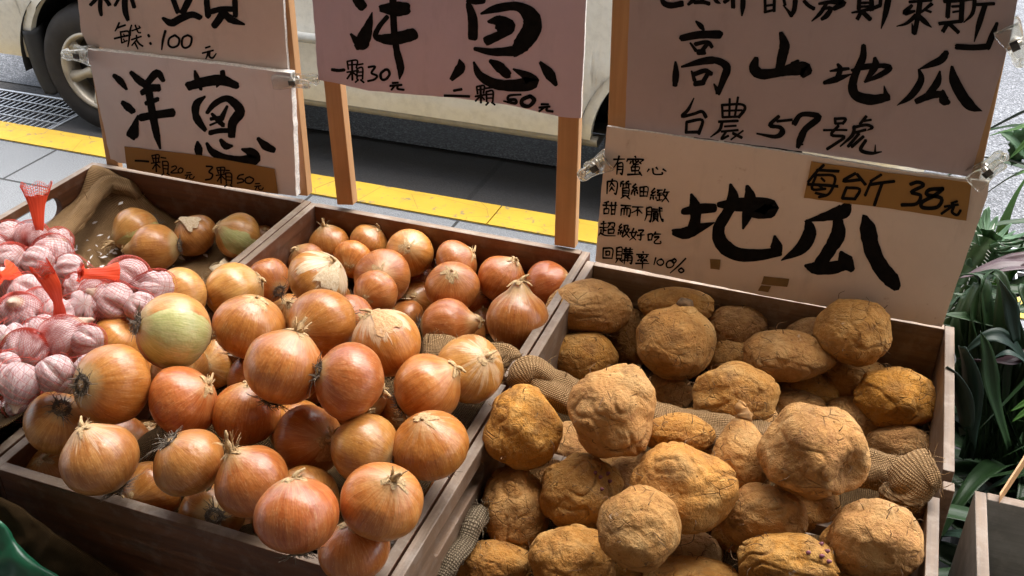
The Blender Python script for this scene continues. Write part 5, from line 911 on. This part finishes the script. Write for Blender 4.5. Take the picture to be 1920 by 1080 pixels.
for bn, i0, i1 in bags:
    C_ = np.array([g[:3] for g in gs[i0:i1]]); Rr = np.array([g[3] for g in gs[i0:i1]])
    for k in range(i0, i1):
        p = np.array(gs[k][:3]); g = np.random.default_rng(300 + k); o = bpy.data.objects.new('garlic_bulb', GM[k % 5]); COL.objects.link(o); tag(o, GLB[bn], 'garlic', 'garlic bulbs in net bag ' + bn)
        d = g.normal(size=3); d[2] *= .6; u, v, w_ = basis(p); d = d - w_ * .2; o.location = p; o.rotation_mode = 'QUATERNION'; o.rotation_quaternion = Vector(d).to_track_quat('Z', 'Y'); o.scale = (gs[k][3] * 1.06,) * 3
    cen = C_.mean(0) - (0, 0, .012); nu, nv = 118, 64; V = []; D = []
    for t in np.linspace(.03, math.pi - .03, nv):
        for j in range(nu): p = 2 * math.pi * j / nu; D.append((math.sin(t) * math.cos(p), math.sin(t) * math.sin(p), math.cos(t)))
    D = np.array(D); rad = np.zeros(len(D))
    for c, r in zip(C_, Rr):                                   # the net stretched over the bulbs
        rel = c - cen; b_ = D @ rel; hh = (rel @ rel) - b_ ** 2; rs = r * 1.16; e = np.where(hh < rs * rs, b_ + np.sqrt(np.maximum(rs * rs - hh, 0)), 0); rad = np.maximum(rad, e)
    rad = rad.reshape(nv, nu)
    for _ in range(5):
        sm_ = (np.roll(rad, 1, 1) + np.roll(rad, -1, 1) + np.vstack([rad[:1], rad[:-1]]) + np.vstack([rad[1:], rad[-1:]])) / 4; rad = np.maximum(rad, sm_ * .995)
    V = cen + D * rad.reshape(-1)[:, None]
    Fc = []
    for i in range(0, nv - 2, 1):                                # diamond meshes
        for j in range(i % 2, nu, 2): Fc.append((i * nu + j, (i + 1) * nu + (j - 1) % nu, (i + 2) * nu + j, (i + 1) * nu + (j + 1) % nu))
    bag = empty('net_bag', cen); tag(bag, BL[bn], 'net bag', 'red net bags of garlic')
    n_ = mesh('net', V - cen, Fc, M['net'], bag); wf = n_.modifiers.new('threads', 'WIREFRAME'); wf.thickness = .0005; wf.use_even_offset = False
    pth = {'A': [(78, 448, 0), (74, 430, 7), (70, 385, 14), (66, 345, 27)], 'B': [(28, 505, 24), (18, 512, 14), (6, 516, 8), (-10, 520, 18)], 'C': [(222, 512, 20), (196, 512, 11), (160, 513, 9), (150, 512, 18)], 'D': [(112, 592, 12), (108, 565, 8), (98, 535, 15), (72, 497, 17)]}[bn]
    dep = {'A': 1.55, 'B': 1.42, 'C': 1.385, 'D': 1.29}[bn]; tf = MB(); g = np.random.default_rng(400 + i0)
    P_ = spline([at(x, y, dep - .02 * i * (1 if bn != 'A' else .5)) for i, (x, y, r) in enumerate(pth)], 7); rr = np.interp(np.linspace(0, 1, len(P_)), np.linspace(0, 1, len(pth)), [r for *_, r in pth]) / F * dep
    nn = 40; rows = []; T = np.gradient(P_, axis=0)
    for i in range(len(P_)):
        t_ = T[i] / np.linalg.norm(T[i]); u, v, w_ = basis(P_[i]); s1 = np.cross(t_, w_); s1 /= np.linalg.norm(s1); s2 = np.cross(t_, s1); f_ = i / (len(P_) - 1)
        rows.append([P_[i] - cen + s1 * math.cos(a) * rr[i] * (1 + .07 * math.sin(3 * a + i * .4)) + s2 * math.sin(a) * rr[i] * .22 * (1 + .22 * math.sin(15 * a + i * .12) + .15 * math.sin(4 * a - i * .35)) + t_ * (f_ ** 6) * .004 * math.sin(5 * a + 1) for a in np.linspace(0, 2 * math.pi, nn + 1)])
    rows = np.array(rows); gm = MB()
    k0 = int(len(rows) * .8); gm.grid(rows[:k0 + 1]); gm.build('gathered_neck', M['netr'], bag, True)
    fr = MB(); fr.grid(rows[k0:]); f2 = fr.build('frayed_end', M['netr'], bag); wf = f2.modifiers.new('threads', 'WIREFRAME'); wf.thickness = .0009; wf.use_even_offset = False
# ---------------------------------------------------------------- burlap, sacks, scraps
def lining(name, label, x0, x1, y0, y1, spheres, base, mat, drop=.0, fold=None):
    nx, ny = 60, 46; X = np.linspace(x0, x1, nx); Y = np.linspace(y0, y1, ny); G_ = np.zeros((ny, nx, 3)); UV = np.zeros((ny, nx, 2))
    S = np.array(spheres) if len(spheres) else np.zeros((0, 4)); Q = np.array([(x, y, 0) for y in Y for x in X]); nzz = (gnoise(Q * 9) * .008 + gnoise(Q * np.array((34, 20, 1))) * .004).reshape(ny, nx)
    for i, y in enumerate(Y):
        for j, x in enumerate(X):
            z = base
            if len(S):
                d2 = (S[:, 0] - x) ** 2 + (S[:, 1] - y) ** 2; wt = np.exp(-d2 / (2 * .055 ** 2)); lowz = S[:, 2] - S[:, 3]; zz = (wt * lowz).sum() / (wt.sum() + 1e-6); k = min(1, wt.sum() / .5); z = base + max(0, zz - .028 - base) * k
                inn = d2 < (S[:, 3] * 1.0) ** 2
                if inn.any(): z = min(z, (S[inn, 2] - np.sqrt(S[inn, 3] ** 2 - d2[inn])).min() - .004)
            if fold: z += fold(x, y)
            G_[i, j] = (x, y, max(z, base - .002) + nzz[i, j]); UV[i, j] = (x, y)
    mb = MB(); mb.grid(G_, 0, UV); o = mb.build(name, mat, None, True); tag(o, label, 'burlap'); solid(o, .002); return o
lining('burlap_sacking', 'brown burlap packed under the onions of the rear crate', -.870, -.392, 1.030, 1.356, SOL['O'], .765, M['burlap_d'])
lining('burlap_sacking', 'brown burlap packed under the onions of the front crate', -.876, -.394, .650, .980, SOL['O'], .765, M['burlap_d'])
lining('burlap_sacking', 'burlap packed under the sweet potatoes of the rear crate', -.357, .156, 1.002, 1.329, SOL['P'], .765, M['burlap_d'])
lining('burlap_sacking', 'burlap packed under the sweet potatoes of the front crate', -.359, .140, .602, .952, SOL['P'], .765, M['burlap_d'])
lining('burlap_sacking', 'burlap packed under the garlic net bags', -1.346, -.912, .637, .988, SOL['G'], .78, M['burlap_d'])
def corner(x, y):
    a = (x + 1.34) / .10; b = max(0, (y - 1.0) / .35); z = 0
    z += .075 * math.exp(-max(0, a) ** 2 * 1.4) * (.25 + .75 * b) + .018 * math.exp(-((a - 1.4 + .6 * b) / .35) ** 2); z += .03 * math.exp(-((y - 1.355) / .03) ** 2) * math.exp(-max(0, x + 1.2) / .1); return z
lining('burlap_lining', 'tan burlap cloth lining the crate of five loose onions, folded up its left wall', -1.346, -.903, 1.036, 1.36, SOL['G5'], .795, M['burlap'], fold=corner)
def roll(name, label, pts, R, mat, seed=0, flat=.8):
    g = np.random.default_rng(seed); P = spline([onz(x, y, z) for x, y, z in pts], 12); n = 26; V = []; UV = []; L = 0; T = np.gradient(P, axis=0); k = len(P); mb = MB(); rows = []; uvs = []
    for i in range(k):
        if i: L += np.linalg.norm(P[i] - P[i - 1])
        t = T[i] / np.linalg.norm(T[i]); s = np.cross(t, (0, 0, 1.)); s /= np.linalg.norm(s); u = np.cross(s, t); row = []; ru = []
        e = min(1, (i + .6) / 3, (k - i - .4) / 3) ** .5
        for j in range(n + 1):
            a = 2 * math.pi * j / n; r = R * e * (1 + .30 * gnoise(np.array([[L * 16, math.cos(a) * 1.3, math.sin(a) * 1.3 + seed * 5.]]))[0] + .16 * gnoise(np.array([[L * 45, math.cos(a) * 3, math.sin(a) * 3 + seed * 3.]]))[0]); row.append(P[i] + s * math.cos(a) * r + u * math.sin(a) * r * flat); ru.append((L, a * R))
        rows.append(row); uvs.append(ru)
    mb.grid(np.array(rows), 0, np.array(uvs)); o = mb.build(name, mat, None, True); tag(o, label, 'burlap roll'); th = MB()
    for _ in range(70):
        i = int(g.choice([g.integers(0, 5), g.integers(0, k), k - 1 - g.integers(0, 5)])); j = int(g.integers(0, n)); q = np.array(rows[i][j]); d = q - P[i]; d /= np.linalg.norm(d) + 1e-9; r1 = g.normal(size=3) * .005; th.tube(spline([q - d * .002, q + d * .004 + r1 * .5, q + d * .005 + r1 * 1.6], 3), np.linspace(.0006, .0003, 7), 4)
    tag(th.build('frayed_threads', mat, o), kind='stuff'); return o
roll('burlap_roll', 'long rolled burlap laid across the sweet potatoes between the two right crates', [(985, 700, .915), (1060, 738, .905), (1160, 772, .895), (1260, 797, .89), (1370, 812, .872), (1500, 845, .868), (1620, 875, .87), (1700, 893, .88)], .026, M['burlap'], 1)
roll('burlap_fold', 'burlap end folded over the right crate wall by the largest sweet potato', [(1755, 878, .93), (1725, 885, .925), (1702, 915, .905), (1690, 962, .86), (1685, 1000, .82)], .025, M['burlap'], 2)
roll('burlap_fold', 'burlap cuff at the left end of the roll, against the dividing wall', [(968, 722, .905), (978, 700, .925), (1000, 692, .93), (1030, 712, .915), (1040, 740, .895)], .017, M['burlap'], 3)
roll('burlap_roll', 'rolled burlap showing between the onions over the inner crate board', [(792, 655, .90), (830, 655, .90), (880, 668, .895), (945, 672, .89), (962, 690, .885)], .022, M['burlap'], 4)
roll('burlap_fold', 'thick burlap hem folded up along the left wall of the crate of five loose onions', [(92, 470, .865), (120, 440, .87), (150, 405, .875), (180, 365, .88), (205, 345, .885), (235, 352, .875), (262, 372, .85)], .017, M['burlap'], 6, .8)
roll('burlap_rope', 'grey frayed twist of burlap in the left front corner below the handle slot', [(905, 955, .83), (888, 985, .83), (872, 1020, .82), (846, 1052, .82), (820, 1095, .81)], .0115, m_burlap('grey frayed burlap', (.17, .13, .085), (.34, .27, .18)), 5, 1.)
# sack and green plastic hanging in front of the onion crate, lower left
def drape(name, label, cat, top, bottom, mat, amp, seed):
    n, k = 90, 44; a = spline([ony(*p) for p in top], 12); b = spline([ony(*p) for p in bottom], 12); ia = np.linspace(0, len(a) - 1, n); A = np.array([[np.interp(i, range(len(a)), a[:, c]) for c in range(3)] for i in ia]); Bq = np.array([[np.interp(i * (len(b) - 1) / (len(a) - 1), range(len(b)), b[:, c]) for c in range(3)] for i in ia])
    t = np.linspace(0, 1, k)[:, None, None]; G_ = A[None] * (1 - t) + Bq[None] * t; sh = G_.reshape(-1, 3); d = (gnoise(sh * 9 + seed) * amp + gnoise(sh * 24 + seed) * amp * .5 - np.abs(gnoise(sh * 40 + seed * 2)) * amp * .55); bul = np.sin(np.linspace(0, math.pi, k)) ** .6 * amp * 1.6
    G_ = G_ + (d.reshape(k, n) + bul[:, None])[..., None] * np.array((0, -.8, .6)); L = np.linspace(0, 1, n) * .5; uv = np.array([[(u, v) for u in L] for v in np.linspace(0, .3, k)])
    mb = MB(); mb.grid(G_, 0, uv); o = mb.build(name, mat, None, True); tag(o, label, cat); solid(o, .002); return o
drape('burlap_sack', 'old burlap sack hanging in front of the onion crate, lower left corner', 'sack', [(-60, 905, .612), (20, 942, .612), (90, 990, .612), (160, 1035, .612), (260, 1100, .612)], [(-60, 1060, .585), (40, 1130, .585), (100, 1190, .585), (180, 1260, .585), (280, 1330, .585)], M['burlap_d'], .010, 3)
def m_green(): s = NT('green plastic'); f = s.noise(s.co(), 12, 4); return s.set(base=s.ramp(f, [(.3, (.004, .06, .028)), (.7, (.012, .13, .06))]), rough=.4, coat=.15)
drape('green_plastic_bag', 'crumpled green plastic bag in the bottom left corner below the sack', 'plastic bag', [(-90, 950, .56), (-10, 975, .56), (25, 1015, .56), (70, 1052, .56), (150, 1110, .56)], [(-120, 1180, .54), (-40, 1200, .54), (20, 1230, .54), (80, 1240, .54), (160, 1290, .54)], m_green(), .016, 8)
# white flakes of garlic skin scattered on the burlap
fl = MB(); g = np.random.default_rng(5)
for _ in range(150):
    x, y = (g.normal(-1.19, .055), g.normal(1.22, .06)) if g.random() < .75 else (g.uniform(-1.27, -.93), g.uniform(1.07, 1.34))
    x = min(max(x, -1.27), -.92); y = min(max(y, 1.07), 1.34); a = g.uniform(0, 6.28); l = g.uniform(.002, .007); w_ = l * g.uniform(.3, .9); c = np.array((x, y, .803 + corner(x, y) + g.uniform(0, .004))); d = np.array((math.cos(a), math.sin(a), g.normal() * .3)); e = np.array((-math.sin(a), math.cos(a), g.normal() * .3)); fl.add([c - d * l - e * w_ * .4, c - d * l * .2 - e * w_, c + d * l, c + e * w_ + (0, 0, .001)], [(0, 1, 2, 3)])
tag(fl.build('skin_flakes', m_plain('garlic skin flakes', (.72, .68, .64), .6, .1)), kind='stuff')
def scrap(name, label, cat, pts, Z, mat, lift=.004):
    C_ = np.array([onz(x, y, Z) for x, y in pts]); c = C_.mean(0); rows = []
    for q in (0.02, .35, .7, 1.): rows.append([c + (p - c) * q + np.array((0, 0, lift * (1 - q * q) + lift * .6 * math.sin(3 * i + q * 2))) for i, p in enumerate(list(C_) + [C_[0]])])
    mb = MB(); mb.grid(np.array(rows)); o = mb.build(name, mat, None, True); tag(o, label, cat); solid(o, .0006); return o
scrap('garlic_skin', 'large white scrap of garlic skin on burlap beside the upright net top', 'garlic skin', [(96, 440), (112, 436), (128, 443), (140, 441), (134, 455), (122, 461), (106, 458)], .835, m_plain('bluish white skin', (.66, .68, .70), .45, .1))
scrap('onion_skin', 'curled pale onion skin lying near the dividing wall behind the yellow onion', 'onion skin', [(392, 506), (408, 490), (425, 487), (436, 494), (425, 502), (405, 512)], .812, M['flapw'], .008)
st = empty('slat', tuple(onz(1892, 905, .90))); tag(st, 'thin yellowish wooden slat leaning on the grey box', 'slat'); so_ = np.array(st.location); a_, b_ = onz(1874, 938, .856), ony(1945, 830, 1.16); sb = MB(); dd = b_ - a_; sd_ = np.cross(dd, (0, 1, 0)); sd_ /= np.linalg.norm(sd_); sb.add([a_ - so_ - sd_ * .006, a_ - so_ + sd_ * .006, b_ - so_ + sd_ * .008, b_ - so_ - sd_ * .008, a_ - so_ - sd_ * .006 + (0, .006, 0), a_ - so_ + sd_ * .006 + (0, .006, 0), b_ - so_ + sd_ * .008 + (0, .006, 0), b_ - so_ - sd_ * .008 + (0, .006, 0)], [(0, 1, 2, 3), (7, 6, 5, 4), (0, 4, 5, 1), (1, 5, 6, 2), (2, 6, 7, 3), (3, 7, 4, 0)]); sb.build('lath', M['post_x'], st)
# ---------------------------------------------------------------- potted plants on the right
def m_leaf(name, a, b, rough=.48, back=None):
    s = NT(name); uv = s.co('UV'); sp = s.n('SeparateXYZ'); s.l(uv, sp.inputs[0]); st = s.noise(s.mapp(uv, (3, 160, 1)), 1, 3, .6); co = s.noise(s.co(), 20, 4, .6); c = s.ramp(s.math('ADD', s.math('MULTIPLY', st, .5), s.math('MULTIPLY', co, .5)), [(.3, a), (.7, b)])
    if back: ge = s.n('NewGeometry'); c = s.mix(ge.outputs['Backfacing'], c, back)
    tr = s.n('BsdfTranslucent'); s.l(c, tr.inputs[0]); s.set(base=c, rough=rough, normal=s.bump(st, .001)); mx = s.n('MixShader'); mx.inputs[0].default_value = .25; s.l(s.b.outputs[0], mx.inputs[1]); s.l(tr.outputs[0], mx.inputs[2]); s.l(mx.outputs[0], s.out.inputs[0]); return s.m
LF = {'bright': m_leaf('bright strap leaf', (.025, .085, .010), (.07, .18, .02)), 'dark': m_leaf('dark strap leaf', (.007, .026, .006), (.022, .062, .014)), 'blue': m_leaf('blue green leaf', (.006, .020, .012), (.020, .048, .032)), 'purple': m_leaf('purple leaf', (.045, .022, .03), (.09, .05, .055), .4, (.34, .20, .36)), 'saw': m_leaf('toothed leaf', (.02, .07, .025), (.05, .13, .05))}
def leaf(mb, P, W, roll_=0., fold=.35, taper=(.5, 1, .05), teeth=0):
    P = spline(P, 7); n = len(P); T = np.gradient(P, axis=0); rows = []; uv = []; L = 0
    for i in range(n):
        if i: L += np.linalg.norm(P[i] - P[i - 1])
        f = i / (n - 1); t = T[i] / (np.linalg.norm(T[i]) + 1e-9); s = np.cross(t, (0, 0, 1.)); s = s / (np.linalg.norm(s) + 1e-6); u = np.cross(s, t); q = roll_ * (1 + .6 * f); s2 = s * math.cos(q) + u * math.sin(q); u2 = np.cross(s2, t)
        w_ = W * (np.interp(f, (0, .45, 1), taper)) * (1 if f < .9 else max(.02, (1 - f) / .1 * .9 + .1)); w_ *= 1 + (.3 * (i % 2) if teeth else 0)
        rows.append([P[i] + s2 * w_ * v / 2 + u2 * abs(v) * w_ * fold * .5 for v in (-1, -.5, 0, .5, 1)]); uv.append([(L, v * w_ / 2) for v in (-1, -.5, 0, .5, 1)])
    mb.grid(np.array(rows), 0, np.array(uv))
MP = m_plain('black plastic pot', (.02, .02, .02), .5, .3); MS = m_plain('potting soil', (.03, .02, .014), .95, .5, 80)
def pot(t, r, h):
    b = MB(); b.grid(np.array([[(rr * math.cos(a), rr * math.sin(a), z) for a in np.linspace(0, 2 * math.pi, 33)] for rr, z in ((.01, .002), (r * .78, .0), (r, h), (r * 1.07, h), (r * 1.07, h + .015), (r * .95, h + .015), (r * .93, h - .02))])); b.build('pot', MP, t, True)
    s = MB(); s.grid(np.array([[(rr * math.cos(a), rr * math.sin(a), h - .018) for a in np.linspace(0, 2 * math.pi, 33)] for rr in (.001, r * .94)])); s.build('soil', MS, t)
def plant(name, label, base, r, h, groups, group='potted plants beside the stall'):
    """groups: list of (leaf kind, list of leaves); a leaf is (width, roll, points as (photo x, photo y, distance to the street side))"""
    t = empty(name, base); tag(t, label, 'plant', group); o = np.array(base); pot(t, r, h)
    for kind, lv in groups:
        mb = MB()
        for W, rl, pts in lv: leaf(mb, [np.array(p, float) if len(p) == 4 else ony(*p) - o for p in pts], W, rl, teeth=kind == 'saw')
        solid(mb.build('leaves', LF[kind], t, True), .0006)
    return t
def fan(g, n, hh, ln, sp):
    out = []
    for _ in range(n):
        a = g.uniform(0, 6.28); l = ln * g.uniform(.6, 1.1); e = g.uniform(.4, 1.2); d = np.array((math.cos(a), math.sin(a), 0)); p0 = np.array((0, 0, hh)) + d * .02
        P = [p0, p0 + d * l * .3 * math.cos(e) + np.array((0, 0, l * .45 * math.sin(e))), p0 + d * l * .7 * math.cos(e * .6) + np.array((0, 0, l * .6 * math.sin(e))), p0 + d * l * .95 + np.array((0, 0, l * (.5 * math.sin(e) - .25 * g.random())))]; out.append((sp * g.uniform(.7, 1.2), g.uniform(-.3, .3), P))
    return out
def fanplant(name, label, base, r, h, sets):
    t = empty(name, base); tag(t, label, 'plant', 'potted plants beside the stall'); pot(t, r, h); o = np.array(base)
    for kind, lv in sets:
        mb = MB()
        for W, rl, P in lv: leaf(mb, [p if isinstance(p, np.ndarray) else ony(*p) - o for p in P], W, rl, teeth=kind == 'saw')
        solid(mb.build('leaves', LF[kind], t, True), .0006)
g = np.random.default_rng(21)
# staging the pots stand on
t = empty('plant_stand', (.78, 1.75, 0)); tag(t, 'dark low stand under the potted plants', 'stand'); b = MB(); b.box((-.585, -.68, .36), (.6, .42, .40)); b.build('shelf', M['black'], t)
for x in (-.56, .54):
    for y in (-.66, .36): l_ = MB(); l_.box((x, y, 0), (x + .04, y + .04, .359)); l_.build('leg', M['table_z'], t)
fanplant('strap_leaf_plant', 'tall plant with long bright green strap leaves, behind the beige board', (.52, 1.78, .402), .11, .18, [('bright', [
    (.030, .5, [(1822, 720, 1.72), (1848, 640, 1.70), (1880, 540, 1.68), (1925, 440, 1.66)]), (.022, .3, [(1850, 640, 1.74), (1872, 470, 1.78), (1900, 380, 1.80), (1945, 300, 1.82)]), (.034, .9, [(1818, 760, 1.70), (1835, 660, 1.70), (1862, 560, 1.69), (1935, 470, 1.66)]),
    (.012, .2, [(1990, 300, 1.85), (1940, 240, 1.86), (1900, 243, 1.86), (1848, 256, 1.87)]), (.016, .4, [(1990, 190, 1.80), (1930, 262, 1.80), (1890, 300, 1.80)]), (.010, .1, [(1990, 330, 1.80), (1930, 322, 1.8), (1902, 330, 1.8)])] + fan(g, 6, .2, .35, .022)),
    ('dark', fan(g, 10, .18, .34, .026))])
fanplant('long_leaf_plant', 'plant with long dark and blue green arching leaves, right of the sweet potato crate', (.50, 1.38, .402), .11, .20, [('dark', [
    (.036, .2, [(1940, 650, 1.42), (1890, 615, 1.40), (1830, 598, 1.38), (1762, 588, 1.36)]), (.026, .1, [(1960, 560, 1.46), (1900, 545, 1.45), (1840, 560, 1.44), (1780, 548, 1.44)]), (.026, .3, [(1935, 520, 1.47), (1880, 548, 1.46), (1830, 566, 1.45), (1800, 570, 1.44)]), (.03, .7, [(1950, 790, 1.40), (1925, 700, 1.38), (1905, 620, 1.38), (1900, 560, 1.38)]), (.026, .5, [(1890, 840, 1.3), (1860, 740, 1.3), (1850, 660, 1.31), (1838, 620, 1.32)])]),
    ('blue', [(.026, .4, [(1930, 690, 1.36), (1890, 640, 1.35), (1850, 632, 1.34), (1800, 668, 1.33)]), (.024, .9, [(1905, 640, 1.36), (1897, 600, 1.36), (1890, 560, 1.36), (1872, 520, 1.37)]), (.036, 1.1, [(1800, 650, 1.27), (1815, 700, 1.26), (1822, 780, 1.25), (1828, 845, 1.25)]), (.04, .9, [(1770, 690, 1.24), (1790, 720, 1.23), (1808, 790, 1.22), (1800, 818, 1.22)]), (.012, .1, [(1925, 680, 1.33), (1890, 662, 1.32), (1855, 676, 1.32)])]),
    ('purple', [(.030, -2.7, [(1950, 640, 1.40), (1900, 668, 1.36), (1850, 674, 1.34), (1795, 672, 1.33)]), (.030, .1, [(1975, 500, 1.50), (1900, 500, 1.48), (1850, 508, 1.47), (1796, 522, 1.46)]), (.026, .3, [(1985, 470, 1.52), (1920, 486, 1.5), (1860, 500, 1.49), (1815, 512, 1.48)])]),
    ('bright', [(.013, .3, [(1960, 740, 1.3), (1930, 752, 1.3), (1893, 772, 1.29)]), (.011, .3, [(1960, 760, 1.28), (1925, 772, 1.28), (1896, 792, 1.27)])] ), ('dark', fan(g, 14, .2, .30, .026)), ('dark', [(g.uniform(.014, .026), g.uniform(-.2, .8), [(1800 + g.uniform(0, 140), 860, 1.34), (a_ + g.uniform(-20, 40), b_ + 130, 1.37), (a_ + 15, b_ + 20, 1.40), (a_ + g.uniform(-70, 70), b_ + g.uniform(-15, 60), 1.43)]) for a_, b_ in zip(g.uniform(1790, 1930, 30), g.uniform(500, 640, 30))]), ('blue', fan(g, 8, .2, .26, .024))])
fanplant('toothed_leaf_plant', 'plant with dark saw toothed leaves at the right edge above the clip', (.78, 1.92, .402), .10, .18, [('saw', [(.05, .5, [(1990, 330, 1.9), (1940, 292, 1.9), (1905, 262, 1.9), (1872, 246, 1.9)]), (.05, .9, [(1990, 250, 1.9), (1935, 262, 1.9), (1910, 285, 1.9), (1896, 312, 1.9)])] + fan(g, 7, .2, .3, .05))])
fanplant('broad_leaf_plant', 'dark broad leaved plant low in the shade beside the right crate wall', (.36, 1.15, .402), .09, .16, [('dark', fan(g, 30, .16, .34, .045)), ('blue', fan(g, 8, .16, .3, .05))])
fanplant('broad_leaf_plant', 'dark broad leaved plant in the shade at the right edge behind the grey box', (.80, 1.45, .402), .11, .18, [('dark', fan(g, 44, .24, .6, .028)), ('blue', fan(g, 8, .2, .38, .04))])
t = empty('spiny_euphorbia', (.40, 1.60, .402)); tag(t, 'thick spiny succulent stem with a rosette of small leaves, beside the beige board', 'plant', 'potted plants beside the stall'); o = np.array(t.location); pot(t, .09, .16)
P_ = spline([np.array((0, 0, .15)), ony(1740, 720, 1.58) - o, ony(1792, 585, 1.57) - o, ony(1826, 500, 1.56) - o, ony(1858, 440, 1.56) - o], 10); sm = MB(); n_ = len(P_); k = 10; rows = []; T = np.gradient(P_, axis=0)
for i in range(n_):
    t_ = T[i] / np.linalg.norm(T[i]); s = np.cross(t_, (0, 1., 0)); s /= np.linalg.norm(s); u = np.cross(s, t_); R = .020 * (1 if i < n_ - 3 else .8)
    rows.append([P_[i] + (s * math.cos(a) + u * math.sin(a)) * R * (1 + .16 * math.cos(5 * a + i * .25)) for a in np.linspace(0, 2 * math.pi, 31)])
sm.grid(np.array(rows)); sm.build('stem', m_plain('euphorbia stem', (.035, .085, .025), .5, .4, 60), t, True); spn = MB(); lv = MB(); gg = np.random.default_rng(3)
for i in range(14, n_):
    t_ = T[i] / np.linalg.norm(T[i]); s = np.cross(t_, (0, 1., 0)); s /= np.linalg.norm(s); u = np.cross(s, t_)
    for j in range(5):
        a = 2 * math.pi * j / 5 - i * .05 + gg.normal() * .1; d = s * math.cos(a) + u * math.sin(a); p = P_[i] + d * .021; spn.tube([p, p + d * .009 + t_ * .002, p + d * .017 + t_ * .004], [.0012, .0009, .0003], 4)
    if i > 20:
        for _ in range(1 + (i > n_ - 8) * 3): a = gg.uniform(0, 6.28); d = s * math.cos(a) + u * math.sin(a); p = P_[i] + d * .018; l = gg.uniform(.025, .05); leaf(lv, [p, p + d * l * .5 + t_ * l * .3, p + d * l * .85 + t_ * l * .75], .011, gg.uniform(-.5, .5), taper=(.4, 1.1, .5))
spn.build('spines', m_plain('pale spines', (.40, .42, .36), .5), t); solid(lv.build('leaves', m_leaf('small round leaf', (.05, .12, .05), (.12, .22, .12)), t, True), .0006)
fanplant('grass_leaf_plant', 'dense dark clump of narrow leaves filling the gap behind the long leaf plant', (.60, 1.70, .402), .11, .18, [('dark', fan(g, 46, .26, .62, .03)), ('bright', fan(g, 8, .2, .42, .02))])
fanplant('grass_leaf_plant', 'dense clump of narrow leaves at the right edge in front of the yellow kerb', (.95, 2.0, .402), .11, .18, [('dark', fan(g, 46, .3, .7, .035)), ('bright', fan(g, 8, .2, .45, .022))])
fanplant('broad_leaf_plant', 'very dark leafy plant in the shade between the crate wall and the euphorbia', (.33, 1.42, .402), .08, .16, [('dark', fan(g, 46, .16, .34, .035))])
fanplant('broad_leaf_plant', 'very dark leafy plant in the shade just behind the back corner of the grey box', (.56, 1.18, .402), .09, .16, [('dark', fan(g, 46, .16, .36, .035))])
